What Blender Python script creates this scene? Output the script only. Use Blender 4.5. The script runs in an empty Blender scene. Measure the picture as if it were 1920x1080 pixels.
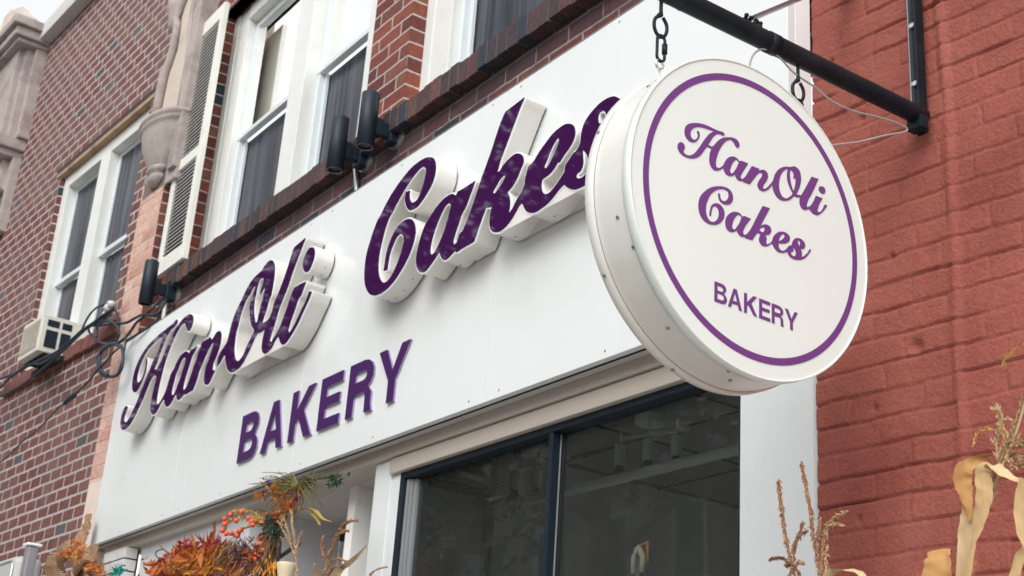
import bpy, bmesh, math, random
import numpy as np
from mathutils import Vector, Matrix
random.seed(7)
rng = np.random.default_rng(5)
SC = bpy.context.scene
COL = SC.collection
R = math.radians

# ------------------------------------------------------------------ helpers
def tag(o, label=None, cat=None, group=None, kind=None):
    if label: o['label'] = label
    if cat: o['category'] = cat
    if group: o['group'] = group
    if kind: o['kind'] = kind
    return o

def thing(name, label, cat, loc=(0, 0, 0), rotz=0.0, group=None):
    o = bpy.data.objects.new(name, None)
    COL.objects.link(o)
    o.location = loc
    o.rotation_euler = (0, 0, rotz)
    o.empty_display_size = 0.1
    return tag(o, label, cat, group)

def adopt(o, parent):
    """parent o while keeping the coordinates it was built in"""
    o.parent = parent
    root = parent
    if root.type == 'EMPTY':
        o.location = (0, 0, 0)
        if not root.get('local'):
            o.matrix_parent_inverse = Matrix.Translation(root.location).inverted()
    return o

class MB:
    """collects shapes of one mesh object"""
    def __init__(s):
        s.v = []; s.f = []; s.m = []; s.cur = 0; s.sm = []; s.smooth = False
    def mat(s, i): s.cur = i; return s
    def add(s, vs, fs):
        b = len(s.v)
        s.v += [tuple(p) for p in vs]
        for f in fs:
            s.f.append(tuple(b + i for i in f)); s.m.append(s.cur); s.sm.append(s.smooth)
    def box(s, x0, x1, y0, y1, z0, z1):
        vs = [(x, y, z) for x in (x0, x1) for y in (y0, y1) for z in (z0, z1)]
        s.add(vs, [(0, 1, 3, 2), (4, 6, 7, 5), (0, 4, 5, 1), (2, 3, 7, 6), (0, 2, 6, 4), (1, 5, 7, 3)])
        return s
    def bevbox(s, x0, x1, y0, y1, z0, z1, b=0.004):
        # box with chamfered edges
        bm = bmesh.new()
        M = Matrix.Translation(((x0+x1)/2, (y0+y1)/2, (z0+z1)/2)) @ Matrix.Diagonal((x1-x0, y1-y0, z1-z0, 1))
        bmesh.ops.create_cube(bm, size=1, matrix=M)
        bmesh.ops.bevel(bm, geom=list(bm.edges), offset=b, segments=2, affect='EDGES', profile=.6)
        s.frombm(bm); return s
    def frombm(s, bm):
        bm.verts.index_update()
        vs = [tuple(v.co) for v in bm.verts]
        s.add(vs, [tuple(v.index for v in f.verts) for f in bm.faces]); bm.free()
    def tube(s, pts, r, n=8, cap=True):
        pts = [Vector(p) for p in pts]
        rs = r if isinstance(r, (list, tuple)) else [r] * len(pts)
        vs = []; up = None
        for i, p in enumerate(pts):
            a = pts[max(i-1, 0)]; c = pts[min(i+1, len(pts)-1)]
            t = (c - a)
            if t.length < 1e-9: t = Vector((0, 0, 1))
            t.normalize()
            if up is None:
                up = Vector((0, 0, 1)) if abs(t.z) < .9 else Vector((1, 0, 0))
            up = (up - t * up.dot(t))
            if up.length < 1e-6: up = Vector((1, 0, 0)) - t * t.x
            up.normalize()
            w = t.cross(up)
            for k in range(n):
                an = 2 * math.pi * k / n
                vs.append(p + (up * math.cos(an) + w * math.sin(an)) * rs[i])
        fs = []
        for i in range(len(pts) - 1):
            for k in range(n):
                k2 = (k + 1) % n
                fs.append((i*n+k, i*n+k2, (i+1)*n+k2, (i+1)*n+k))
        sm = s.smooth; s.smooth = True
        s.add(vs, fs)
        s.smooth = False
        if cap:
            s.add(vs[:n], [tuple(reversed(range(n)))]); s.add(vs[-n:], [tuple(range(n))])
        s.smooth = sm
        return s
    def lathe(s, prof, center, axis='z', n=32, a0=0, a1=2*math.pi):
        """prof: list of (radius, height)"""
        vs = []; full = abs(a1 - a0 - 2*math.pi) < 1e-6
        m = n if full else n + 1
        for (r, h) in prof:
            for k in range(m):
                a = a0 + (a1 - a0) * k / n
                c, d = r * math.cos(a), r * math.sin(a)
                p = {'z': (c, d, h), 'y': (c, h, d), 'x': (h, c, d)}[axis]
                vs.append((center[0]+p[0], center[1]+p[1], center[2]+p[2]))
        fs = []
        for i in range(len(prof)-1):
            for k in range(m if full else m-1):
                k2 = (k+1) % m
                fs.append((i*m+k, i*m+k2, (i+1)*m+k2, (i+1)*m+k))
        s.add(vs, fs); return s
    def build(s, name, mats, parent=None, recalc=True):
        me = bpy.data.meshes.new(name)
        me.from_pydata(s.v, [], s.f)
        mats = mats if isinstance(mats, (list, tuple)) else [mats]
        for m in mats: me.materials.append(m)
        me.polygons.foreach_set('material_index', s.m)
        me.polygons.foreach_set('use_smooth', s.sm)
        if recalc:
            bm = bmesh.new(); bm.from_mesh(me)
            bmesh.ops.remove_doubles(bm, verts=bm.verts, dist=1e-5)
            bmesh.ops.recalc_face_normals(bm, faces=bm.faces)
            bm.to_mesh(me); bm.free()
        me.update()
        o = bpy.data.objects.new(name, me)
        COL.objects.link(o)
        if parent: adopt(o, parent)
        return o

def smooth3(pts, k=6):
    P = [Vector(p) for p in pts]; out = []
    for i in range(len(P)-1):
        p0 = P[max(i-1, 0)]; p1 = P[i]; p2 = P[i+1]; p3 = P[min(i+2, len(P)-1)]
        for j in range(k):
            t = j/k
            out.append(.5*((2*p1)+(p2-p0)*t+(2*p0-5*p1+4*p2-p3)*t*t+(3*p1-p0-3*p2+p3)*t**3))
    out.append(P[-1]); return out

def spline(pts, closed=True, k=6):
    """smooth curve through the points, sharp at those flagged with a third value"""
    P = [Vector(p[:2]) for p in pts]; C = [len(p) > 2 for p in pts]; n = len(P); out = []
    for i in range(n if closed else n-1):
        p1, p2 = P[i], P[(i+1) % n]
        p0 = P[(i-1) % n] if not C[i] else p1 + (p1 - p2) * .0
        p3 = P[(i+2) % n] if not C[(i+1) % n] else p2
        # centripetal-like tangents
        def tan(a, b, c):
            d1 = (b-a).length; d2 = (c-b).length
            if d1 < 1e-9 or d2 < 1e-9: return None
            return ((b-a)/d1*d2 + (c-b)/d2*d1) / (d1+d2)
        L = (p2-p1).length
        t1 = tan(p0, p1, p2) if not C[i] else None
        t2 = tan(p1, p2, p3) if not C[(i+1) % n] else None
        if t1 is None: t1 = (p2-p1).normalized()
        if t2 is None: t2 = (p2-p1).normalized()
        for j in range(k):
            t = j/k; t_2 = t*t; t_3 = t_2*t
            out.append(p1*(2*t_3-3*t_2+1) + t1*L*(t_3-2*t_2+t) + p2*(-2*t_3+3*t_2) + t2*L*(t_3-t_2))
    return out

def offs(poly, d):
    """grow a closed outline by d (negative shrinks)"""
    n = len(poly)
    area = sum(poly[i].x*poly[(i+1) % n].y - poly[(i+1) % n].x*poly[i].y for i in range(n))
    sg = 1 if area > 0 else -1
    out = []
    for i in range(n):
        a, b, c = poly[i-1], poly[i], poly[(i+1) % n]
        t = (c-a)
        if t.length < 1e-9: out.append(b); continue
        t.normalize()
        out.append(b + Vector((t.y, -t.x)) * sg * d)
    # drop points that folded back over the outline in tight notches
    P = np.array([tuple(p) for p in poly]); Q = np.roll(P, -1, 0); S = Q-P; L2 = (S*S).sum(1)+1e-12
    keep = []
    for p in out:
        w = np.array(tuple(p))-P; t = np.clip((w*S).sum(1)/L2, 0, 1); dd = np.sqrt(((w-S*t[:, None])**2).sum(1)).min()
        if dd > abs(d)*.94: keep.append(p)
    return keep

def plate(name, loops, xf, depth, mats, parent=None, bevel=0.0):
    """extrude closed 2D loops (first grows, holes follow even-odd) by depth; xf maps (a,b,h) to 3D"""
    cu = bpy.data.curves.new('tmp', 'CURVE'); cu.dimensions = '2D'; cu.fill_mode = 'BOTH'
    cu.extrude = depth/2
    if bevel: cu.bevel_depth = bevel; cu.bevel_resolution = 1
    for lp in loops:
        sp = cu.splines.new('POLY'); sp.points.add(len(lp)-1)
        for i, p in enumerate(lp): sp.points[i].co = (p[0], p[1], 0, 1)
        sp.use_cyclic_u = True
    ob = bpy.data.objects.new('tmp', cu); COL.objects.link(ob)
    bpy.context.view_layer.update()
    dg = bpy.context.evaluated_depsgraph_get()
    me = bpy.data.meshes.new_from_object(ob.evaluated_get(dg))
    bpy.data.objects.remove(ob); bpy.data.curves.remove(cu)
    for v in me.vertices: v.co = xf(v.co.x, v.co.y, v.co.z)
    bm = bmesh.new(); bm.from_mesh(me); bmesh.ops.remove_doubles(bm, verts=bm.verts, dist=1e-6)
    bmesh.ops.recalc_face_normals(bm, faces=bm.faces); bm.to_mesh(me); bm.free()
    me.polygons.foreach_set('use_smooth', np.zeros(len(me.polygons), bool))
    me.name = name; me.materials.clear()
    for m in (mats if isinstance(mats, (list, tuple)) else [mats]): me.materials.append(m)
    o = bpy.data.objects.new(name, me); COL.objects.link(o)
    if parent: adopt(o, parent)
    return o

# ------------------------------------------------------------------ materials
def newmat(name):
    m = bpy.data.materials.new(name); m.use_nodes = True
    nt = m.node_tree; nt.nodes.clear()
    out = nt.nodes.new('ShaderNodeOutputMaterial')
    b = nt.nodes.new('ShaderNodeBsdfPrincipled')
    nt.links.new(b.outputs[0], out.inputs[0])
    return m, nt, b, out
def N(nt, t, **kw):
    n = nt.nodes.new(t)
    for k, v in kw.items():
        if k == 'ins':
            for a, val in v.items(): n.inputs[a].default_value = val
        else: setattr(n, k, v)
    return n
def lk(nt, a, b): nt.links.new(a, b)
def math_(nt, op, a, b=None, c=None):
    n = nt.nodes.new('ShaderNodeMath'); n.operation = op
    for i, v in enumerate((a, b, c)):
        if v is None: continue
        if isinstance(v, (int, float)): n.inputs[i].default_value = v
        else: nt.links.new(v, n.inputs[i])
    return n.outputs[0]
def rgb(c): return (c[0], c[1], c[2], 1)

def plain(name, col, rough=.5, metal=0, spec=.5, var=.08, vscale=6, bump=0, bscale=60, coat=0, dirt=None, dscale=2.0, damt=.5, stretch=(1, 1, 1)):
    """colour with soft uneven variation, optional dirt patches and fine bump"""
    m, nt, b, out = newmat(name)
    tc = N(nt, 'ShaderNodeTexCoord')
    mp = N(nt, 'ShaderNodeMapping'); mp.inputs['Scale'].default_value = stretch
    lk(nt, tc.outputs['Object'], mp.inputs[0])
    no = N(nt, 'ShaderNodeTexNoise', ins={'Scale': vscale, 'Detail': 5, 'Roughness': .6})
    lk(nt, mp.outputs[0], no.inputs['Vector'])
    mx = N(nt, 'ShaderNodeMix', data_type='RGBA')
    mx.inputs['A'].default_value = rgb([c*(1-var) for c in col]); mx.inputs['B'].default_value = rgb([min(1, c*(1+var)) for c in col])
    lk(nt, no.outputs['Fac'], mx.inputs['Factor'])
    last = mx.outputs['Result']
    if dirt:
        n2 = N(nt, 'ShaderNodeTexNoise', ins={'Scale': dscale, 'Detail': 8, 'Roughness': .65})
        lk(nt, mp.outputs[0], n2.inputs['Vector'])
        rp = N(nt, 'ShaderNodeMapRange', ins={'From Min': .48, 'From Max': .75, 'To Max': damt})
        lk(nt, n2.outputs['Fac'], rp.inputs['Value'])
        m2 = N(nt, 'ShaderNodeMix', data_type='RGBA'); m2.inputs['B'].default_value = rgb(dirt)
        lk(nt, last, m2.inputs['A']); lk(nt, rp.outputs[0], m2.inputs['Factor']); last = m2.outputs['Result']
    lk(nt, last, b.inputs['Base Color'])
    b.inputs['Roughness'].default_value = rough; b.inputs['Metallic'].default_value = metal
    b.inputs['Specular IOR Level'].default_value = spec
    b.inputs['Coat Weight'].default_value = coat; b.inputs['Coat Roughness'].default_value = .05
    if bump:
        n3 = N(nt, 'ShaderNodeTexNoise', ins={'Scale': bscale, 'Detail': 6, 'Roughness': .7})
        lk(nt, mp.outputs[0], n3.inputs['Vector'])
        bp = N(nt, 'ShaderNodeBump', ins={'Strength': bump, 'Distance': .004})
        lk(nt, n3.outputs['Fac'], bp.inputs['Height']); lk(nt, bp.outputs[0], b.inputs['Normal'])
    return m

def brick_mat(name, ramp, mortar, w=.205, h=.0735, mw=.011, u='X', v='Z', dark=.12, darkcol=(.035, .045, .065), soot=0.0, sootcol=(.05, .045, .05), hshift=0.5, bumpd=.006, whole=False, rowoff=0.0, uoff=0.0):
    m, nt, b, out = newmat(name)
    tc = N(nt, 'ShaderNodeTexCoord')
    sx = N(nt, 'ShaderNodeSeparateXYZ'); lk(nt, tc.outputs['Object'], sx.inputs[0])
    wob = N(nt, 'ShaderNodeTexNoise', ins={'Scale': 9, 'Detail': 3}); lk(nt, tc.outputs['Object'], wob.inputs['Vector'])
    wv = math_(nt, 'MULTIPLY', math_(nt, 'SUBTRACT', wob.outputs['Fac'], .5), .012)
    wob2 = N(nt, 'ShaderNodeTexNoise', ins={'Scale': 60, 'Detail': 2}); lk(nt, tc.outputs['Object'], wob2.inputs['Vector'])
    wv2 = math_(nt, 'MULTIPLY', math_(nt, 'SUBTRACT', wob2.outputs['Fac'], .5), .006)
    U = math_(nt, 'ADD', math_(nt, 'ADD', sx.outputs[u], uoff), math_(nt, 'ADD', wv2, wv)); V = math_(nt, 'ADD', math_(nt, 'ADD', sx.outputs[v], rowoff), math_(nt, 'ADD', wv, wv2))
    vr = math_(nt, 'DIVIDE', V, h); row = math_(nt, 'FLOOR', vr); fv = math_(nt, 'FRACT', vr)
    sh = math_(nt, 'MULTIPLY', math_(nt, 'FLOORED_MODULO', row, 2.0), hshift)
    # small random slip of each course
    wn0 = N(nt, 'ShaderNodeTexWhiteNoise', noise_dimensions='1D'); lk(nt, row, wn0.inputs['W'])
    sh = math_(nt, 'ADD', sh, math_(nt, 'MULTIPLY', wn0.outputs['Value'], .12))
    ur = math_(nt, 'ADD', math_(nt, 'DIVIDE', U, w), sh)
    col = math_(nt, 'FLOOR', ur); fu = math_(nt, 'FRACT', ur)
    # some stretchers are split into two headers
    cxy = N(nt, 'ShaderNodeCombineXYZ'); lk(nt, col, cxy.inputs[0]); lk(nt, row, cxy.inputs[1])
    wn = N(nt, 'ShaderNodeTexWhiteNoise', noise_dimensions='2D'); lk(nt, cxy.outputs[0], wn.inputs['Vector'])
    du = math_(nt, 'MULTIPLY', math_(nt, 'MINIMUM', fu, math_(nt, 'SUBTRACT', 1, fu)), w)
    dv = math_(nt, 'MULTIPLY', math_(nt, 'MINIMUM', fv, math_(nt, 'SUBTRACT', 1, fv)), h)
    dd = math_(nt, 'MINIMUM', du, dv)
    mask = N(nt, 'ShaderNodeMapRange', interpolation_type='SMOOTHSTEP', ins={'From Min': mw/2-.0015, 'From Max': mw/2+.0022})
    lk(nt, dd, mask.inputs['Value'])
    cr = N(nt, 'ShaderNodeValToRGB'); e = cr.color_ramp; e.interpolation = 'CONSTANT'
    e.elements[0].position = 0; e.elements[0].color = rgb(darkcol)
    e.elements[1].position = dark; e.elements[1].color = rgb(ramp[0])
    for i, c in enumerate(ramp[1:]):
        el = e.elements.new(dark + (1-dark)*(i+1)/len(ramp)); el.color = rgb(c)
    lk(nt, wn.outputs['Value'], cr.inputs[0])
    # mottling inside bricks
    mo = N(nt, 'ShaderNodeTexNoise', ins={'Scale': 38, 'Detail': 6, 'Roughness': .7}); lk(nt, tc.outputs['Object'], mo.inputs['Vector'])
    mr = N(nt, 'ShaderNodeMapRange', ins={'From Min': .25, 'From Max': .75, 'To Min': .60, 'To Max': 1.35}); lk(nt, mo.outputs['Fac'], mr.inputs['Value'])
    bc = N(nt, 'ShaderNodeMix', data_type='RGBA', blend_type='MULTIPLY'); bc.inputs['Factor'].default_value = 1
    lk(nt, cr.outputs[0], bc.inputs['A']); lk(nt, mr.outputs[0], bc.inputs['B'])
    mm = N(nt, 'ShaderNodeMix', data_type='RGBA'); lk(nt, mask.outputs[0], mm.inputs['Factor'])
    mcol = N(nt, 'ShaderNodeMix', data_type='RGBA', blend_type='MULTIPLY'); mcol.inputs['Factor'].default_value = .7
    mcol.inputs['A'].default_value = rgb(mortar); lk(nt, mr.outputs[0], mcol.inputs['B'])
    lk(nt, mcol.outputs['Result'], mm.inputs['A']); lk(nt, bc.outputs['Result'], mm.inputs['B'])
    last = mm.outputs['Result']
    # large scale weathering
    if soot:
        sn = N(nt, 'ShaderNodeTexNoise', ins={'Scale': 1.7, 'Detail': 7, 'Roughness': .7}); lk(nt, tc.outputs['Object'], sn.inputs['Vector'])
        sr = N(nt, 'ShaderNodeMapRange', ins={'From Min': .42, 'From Max': .72, 'To Max': soot}); lk(nt, sn.outputs['Fac'], sr.inputs['Value'])
        sm = N(nt, 'ShaderNodeMix', data_type='RGBA'); sm.inputs['B'].default_value = rgb(sootcol)
        lk(nt, sr.outputs[0], sm.inputs['Factor']); lk(nt, last, sm.inputs['A']); last = sm.outputs['Result']
    lk(nt, last, b.inputs['Base Color'])
    b.inputs['Roughness'].default_value = .85; b.inputs['Specular IOR Level'].default_value = .25
    fn = N(nt, 'ShaderNodeTexNoise', ins={'Scale': 120, 'Detail': 4}); lk(nt, tc.outputs['Object'], fn.inputs['Vector'])
    hgt = math_(nt, 'ADD', mask.outputs[0], math_(nt, 'MULTIPLY', fn.outputs['Fac'], .35))
    hgt = math_(nt, 'ADD', hgt, math_(nt, 'MULTIPLY', wn.outputs['Value'], .3))
    bp = N(nt, 'ShaderNodeBump', ins={'Strength': 1.0, 'Distance': bumpd}); lk(nt, hgt, bp.inputs['Height'])
    lk(nt, bp.outputs[0], b.inputs['Normal'])
    return m

RED = [(.20, .055, .045), (.15, .045, .04), (.24, .07, .05), (.17, .06, .05), (.13, .04, .04), (.22, .085, .06)]
RED2 = [(.17, .065, .058), (.15, .056, .052), (.18, .07, .06), (.145, .06, .058), (.175, .075, .065), (.16, .055, .052)]
M_ = {}
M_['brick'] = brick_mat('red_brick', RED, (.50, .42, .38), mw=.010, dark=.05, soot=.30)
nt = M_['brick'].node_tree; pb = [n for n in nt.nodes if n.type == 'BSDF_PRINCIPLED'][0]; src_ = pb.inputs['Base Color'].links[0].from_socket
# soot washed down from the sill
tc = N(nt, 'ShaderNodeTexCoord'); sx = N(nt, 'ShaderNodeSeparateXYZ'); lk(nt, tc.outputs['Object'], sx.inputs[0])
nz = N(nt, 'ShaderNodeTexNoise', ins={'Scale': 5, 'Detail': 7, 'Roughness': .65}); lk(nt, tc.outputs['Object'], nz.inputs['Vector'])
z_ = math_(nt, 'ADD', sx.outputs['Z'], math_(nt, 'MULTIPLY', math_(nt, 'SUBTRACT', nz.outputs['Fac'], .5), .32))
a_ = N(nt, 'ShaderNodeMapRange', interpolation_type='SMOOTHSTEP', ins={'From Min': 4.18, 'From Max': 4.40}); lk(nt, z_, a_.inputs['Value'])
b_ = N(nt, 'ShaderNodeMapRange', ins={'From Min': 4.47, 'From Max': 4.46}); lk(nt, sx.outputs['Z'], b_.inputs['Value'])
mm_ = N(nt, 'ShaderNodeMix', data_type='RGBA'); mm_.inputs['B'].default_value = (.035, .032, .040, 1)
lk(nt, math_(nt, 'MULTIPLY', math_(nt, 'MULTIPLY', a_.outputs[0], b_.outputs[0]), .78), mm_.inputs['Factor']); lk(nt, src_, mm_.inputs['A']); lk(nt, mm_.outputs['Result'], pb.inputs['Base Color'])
M_['brick_rev'] = brick_mat('red_brick_reveal', RED, (.50, .42, .38), mw=.010, u='Y', w=.4, uoff=1.3, dark=.10)
M_['brick_left'] = brick_mat('weathered_brick', RED2, (.50, .45, .43), mw=.0145, w=.178, h=.0758, dark=.03, darkcol=(.08, .085, .10), soot=.62, sootcol=(.24, .175, .155))
M_['brick_left_rev'] = brick_mat('weathered_brick_reveal', RED2, (.55, .48, .46), mw=.012, u='Y', w=.4, h=.0758, uoff=1.3, dark=.1)
PINK = [(.56, .33, .27), (.60, .38, .31), (.52, .28, .23), (.62, .42, .35), (.55, .34, .28)]
M_['brick_pink'] = brick_mat('pink_washed_brick', PINK, (.62, .44, .37), mw=.009, dark=.03, darkcol=(.42, .2, .15), soot=.4, sootcol=(.7, .52, .44), hshift=.5)
M_['sill'] = brick_mat('sooty_sill_brick', [(.11, .05, .045), (.07, .045, .045), (.14, .065, .055), (.09, .05, .05), (.06, .045, .05)], (.13, .11, .105), w=.069, h=3.0, mw=.007, dark=.15, soot=.7, sootcol=(.045, .045, .055), hshift=0, rowoff=0)
M_['fascia'] = plain('white_sign_panel', (.76, .79, .785), rough=.28, spec=.5, var=.012, vscale=1.2, dirt=(.58, .59, .57), dscale=.9, damt=.16)
M_['return'] = plain('white_letter_can', (.74, .72, .68), rough=.38, var=.02, dirt=(.55, .50, .44), dscale=3, damt=.25)
M_['whitetrim'] = plain('white_trim', (.88, .88, .88), rough=.35, var=.01)
M_['purple'] = plain('purple_acrylic', (.046, .008, .064), rough=.025, spec=.45, var=.10, vscale=2)
M_['purple_flat'] = plain('purple_letter', (.058, .014, .105), rough=.22, spec=.5, var=.06)
M_['purple_print'] = plain('purple_print', (.165, .052, .225), rough=.35, spec=.4, var=.06, vscale=3)
M_['frame'] = plain('white_window_paint', (.74, .75, .72), rough=.4, var=.03, dirt=(.5, .48, .44), dscale=5, damt=.3)
M_['frame2'] = plain('vinyl_sash', (.66, .71, .72), rough=.35, var=.03)
M_['shutter'] = plain('cream_shutter_paint', (.76, .76, .70), rough=.5, var=.03, dirt=(.5, .46, .36), dscale=6, damt=.3)
M_['dark'] = plain('dark_void', (.012, .015, .022), rough=.9, var=.1)
M_['black'] = plain('black_metal', (.010, .018, .028), rough=.45, spec=.3, var=.2, vscale=20, metal=0)
M_['pipe'] = plain('black_pipe_paint', (.006, .014, .020), rough=.42, spec=.22, var=.3, vscale=14, bump=.3, bscale=50, dirt=(.05, .035, .035), dscale=14, damt=.35)
M_['steel'] = plain('grey_steel', (.28, .29, .32), rough=.35, metal=.7, var=.15, vscale=20)
M_['galv'] = plain('galvanised_steel', (.55, .57, .58), rough=.3, metal=.8, var=.15, vscale=30)
M_['header'] = plain('beige_header_paint', (.46, .41, .36), rough=.5, var=.05, vscale=3, dirt=(.36, .31, .27), dscale=3, damt=.5, stretch=(1, 1, 3))
M_['soffit'] = plain('soffit_paint', (.50, .47, .45), rough=.6, var=.04, dirt=(.3, .28, .27), dscale=3, damt=.4)
M_['panelgrey'] = plain('pale_grey_panel', (.60, .60, .62), rough=.6, var=.04, bump=.2, bscale=200)
M_['pier'] = plain('white_pier_paint', (.70, .73, .73), rough=.4, var=.015, dirt=(.55, .53, .49), dscale=2.5, damt=.25)
M_['stone'] = plain('grey_pink_stone', (.40, .345, .32), rough=.9, var=.22, vscale=16, bump=1.0, bscale=70, dirt=(.19, .15, .15), dscale=4.5, damt=.85)
M_['cream'] = plain('cream_stone', (.56, .48, .41), rough=.85, var=.10, vscale=6, bump=.5, bscale=60, dirt=(.36, .29, .25), dscale=5, damt=.7)
M_['coping'] = plain('coping_stone', (.55, .54, .52), rough=.8, var=.06, dirt=(.4, .38, .36), dscale=4, damt=.5)
M_['lintel'] = plain('rusty_lintel', (.38, .26, .16), rough=.8, var=.25, vscale=14, dirt=(.06, .045, .04), dscale=7, damt=.9)
M_['cable'] = plain('black_cable', (.012, .022, .035), rough=.5, var=.1)
M_['cable_grey'] = plain('grey_cable', (.38, .37, .37), rough=.4, var=.1)
M_['ac'] = plain('cream_ac_case', (.66, .64, .57), rough=.5, var=.05, dirt=(.4, .34, .26), dscale=8, damt=.4)
M_['glazed'] = plain('white_glazed_brick', (.66, .64, .62), rough=.25, var=.05)
M_['int_dark'] = plain('shop_ceiling', (.37, .35, .35), rough=.8, var=.05)
M_['int_white'] = plain('shop_fitting_white', (.95, .94, .87), rough=.6, var=.05)
M_['signface'] = plain('sign_face', (.78, .84, .80), rough=.3, var=.01, vscale=2)
M_['signrim'] = plain('sign_rim', (.72, .72, .67), rough=.28, var=.03, vscale=3, dirt=(.52, .45, .36), dscale=5, damt=.4, stretch=(.4, 1, 1))
M_['ground'] = plain('pavement', (.46, .45, .43), rough=.9, var=.1, vscale=.8)
M_['road'] = plain('asphalt', (.06, .06, .06), rough=.9, var=.2)
M_['far_wall'] = plain('far_brick', (.30, .17, .14), rough=.9, var=.2)
M_['far_wall2'] = plain('far_render', (.42, .38, .33), rough=.9, var=.1)
M_['leaf'] = plain('leaf_green', (.06, .09, .03), rough=.6, var=.3)
M_['bark'] = plain('bark', (.09, .07, .055), rough=.9, var=.3)

def glass(name, tint, rough, mixf, trans=True, iorl=1.5, dark=(.02, .025, .03)):
    """pane: a sharp mirror layer over either clear glass or a dark backing"""
    m = bpy.data.materials.new(name); m.use_nodes = True; nt = m.node_tree; nt.nodes.clear()
    out = N(nt, 'ShaderNodeOutputMaterial'); gl = N(nt, 'ShaderNodeBsdfGlossy', ins={'Roughness': rough, 'Color': rgb(tint)})
    if trans: base = N(nt, 'ShaderNodeBsdfTransparent', ins={'Color': (.86, .95, .96, 1)})
    else:
        base = N(nt, 'ShaderNodeBsdfDiffuse', ins={'Color': rgb(dark)})
        tq = N(nt, 'ShaderNodeTexCoord'); mq = N(nt, 'ShaderNodeMapping'); mq.inputs['Scale'].default_value = (13, 1, .7); lk(nt, tq.outputs['Object'], mq.inputs[0])
        nq = N(nt, 'ShaderNodeTexNoise', ins={'Scale': 1.0, 'Detail': 4, 'Roughness': .6}); lk(nt, mq.outputs[0], nq.inputs['Vector'])
        cq = N(nt, 'ShaderNodeValToRGB'); cq.color_ramp.elements[0].position = .35; cq.color_ramp.elements[1].position = .75
        cq.color_ramp.elements[0].color = rgb([c*.55 for c in dark]); cq.color_ramp.elements[1].color = rgb([c*2.6 for c in dark])
        lk(nt, nq.outputs['Fac'], cq.inputs[0]); lk(nt, cq.outputs[0], base.inputs['Color'])
    fr = N(nt, 'ShaderNodeFresnel', ins={'IOR': iorl})
    f = math_(nt, 'MINIMUM', math_(nt, 'ADD', math_(nt, 'MULTIPLY', fr.outputs[0], 1.0), mixf), 1.0)
    tc = N(nt, 'ShaderNodeTexCoord'); no = N(nt, 'ShaderNodeTexNoise', ins={'Scale': 1.3, 'Detail': 2}); lk(nt, tc.outputs['Object'], no.inputs['Vector'])
    bp = N(nt, 'ShaderNodeBump', ins={'Strength': .05, 'Distance': .03}); lk(nt, no.outputs['Fac'], bp.inputs['Height']); lk(nt, bp.outputs[0], gl.inputs['Normal'])
    if trans:
        dd_ = N(nt, 'ShaderNodeBsdfDiffuse', ins={'Color': (.80, .78, .78, 1)}); dm = N(nt, 'ShaderNodeMixShader', ins={0: .022})
        lk(nt, base.outputs[0], dm.inputs[1]); lk(nt, dd_.outputs[0], dm.inputs[2]); base = dm
    mx = N(nt, 'ShaderNodeMixShader'); lk(nt, f, mx.inputs[0]); lk(nt, base.outputs[0], mx.inputs[1]); lk(nt, gl.outputs[0], mx.inputs[2])
    lk(nt, mx.outputs[0], out.inputs[0]); return m
M_['glass_shop'] = glass('shop_glass', (.9, .97, 1), .01, .0, True, 1.45)
M_['glass_sky'] = glass('upper_window_glass', (1, 1, .98), .02, .72, False, 1.9, (.05, .05, .055))
M_['screen'] = glass('insect_screen', (.62, .60, .62), .18, .02, False, 1.35, (.045, .05, .062))

# ------------------------------------------------------------------ camera, sky, sun
H0 = 1.6
cm, lens = ([[0.572561,0.267215,0.775093],[0.81715,-0.262824,-0.51302],[0.066627,0.927103,-0.368838]],48.785)
cam = bpy.data.cameras.new('camera'); co = bpy.data.objects.new('camera', cam); COL.objects.link(co)
co.matrix_world = Matrix.Translation((0, 0, H0)) @ Matrix(cm).to_4x4()
cam.lens = lens; cam.sensor_width = 36; cam.clip_start = .05; cam.clip_end = 1500
SC.camera = co
cam.dof.use_dof = True; cam.dof.focus_distance = 3.4; cam.dof.aperture_fstop = 9.0
W = bpy.data.worlds.new('World'); SC.world = W; W.use_nodes = True
nt = W.node_tree; nt.nodes.clear()
sky = N(nt, 'ShaderNodeTexSky', sky_type='NISHITA'); sky.sun_disc = False
sky.sun_elevation = R(52); sky.sun_rotation = R(215); sky.dust_density = 3.0; sky.air_density = 1.0; sky.ozone_density = 1.0
# an overcast sky: the blue is mostly bleached to a bright, slightly clouded white
bw = N(nt, 'ShaderNodeRGBToBW'); lk(nt, sky.outputs[0], bw.inputs[0])
tc = N(nt, 'ShaderNodeTexCoord'); cl = N(nt, 'ShaderNodeTexNoise', ins={'Scale': 2.2, 'Detail': 6, 'Roughness': .6}); lk(nt, tc.outputs['Generated'], cl.inputs['Vector'])
cmul = N(nt, 'ShaderNodeMapRange', ins={'From Min': .3, 'From Max': .7, 'To Min': 3.3, 'To Max': 4.6}); lk(nt, cl.outputs['Fac'], cmul.inputs['Value'])
wh = N(nt, 'ShaderNodeMix', data_type='RGBA', blend_type='MULTIPLY'); wh.inputs['Factor'].default_value = 1
cg = N(nt, 'ShaderNodeMix', data_type='RGBA'); cg.inputs['Factor'].default_value = .93
lk(nt, sky.outputs[0], cg.inputs['A']); lk(nt, bw.outputs[0], cg.inputs['B'])
ov = N(nt, 'ShaderNodeMix', data_type='RGBA'); ov.inputs['Factor'].default_value = .55; ov.inputs['B'].default_value = (2.05, 2.10, 2.15, 1)   # even cloud layer
lk(nt, cg.outputs['Result'], ov.inputs['A']); lk(nt, ov.outputs['Result'], wh.inputs['A']); lk(nt, cmul.outputs[0], wh.inputs['B'])
bg = N(nt, 'ShaderNodeBackground', ins={'Strength': .15}); lk(nt, wh.outputs['Result'], bg.inputs[0])
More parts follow.
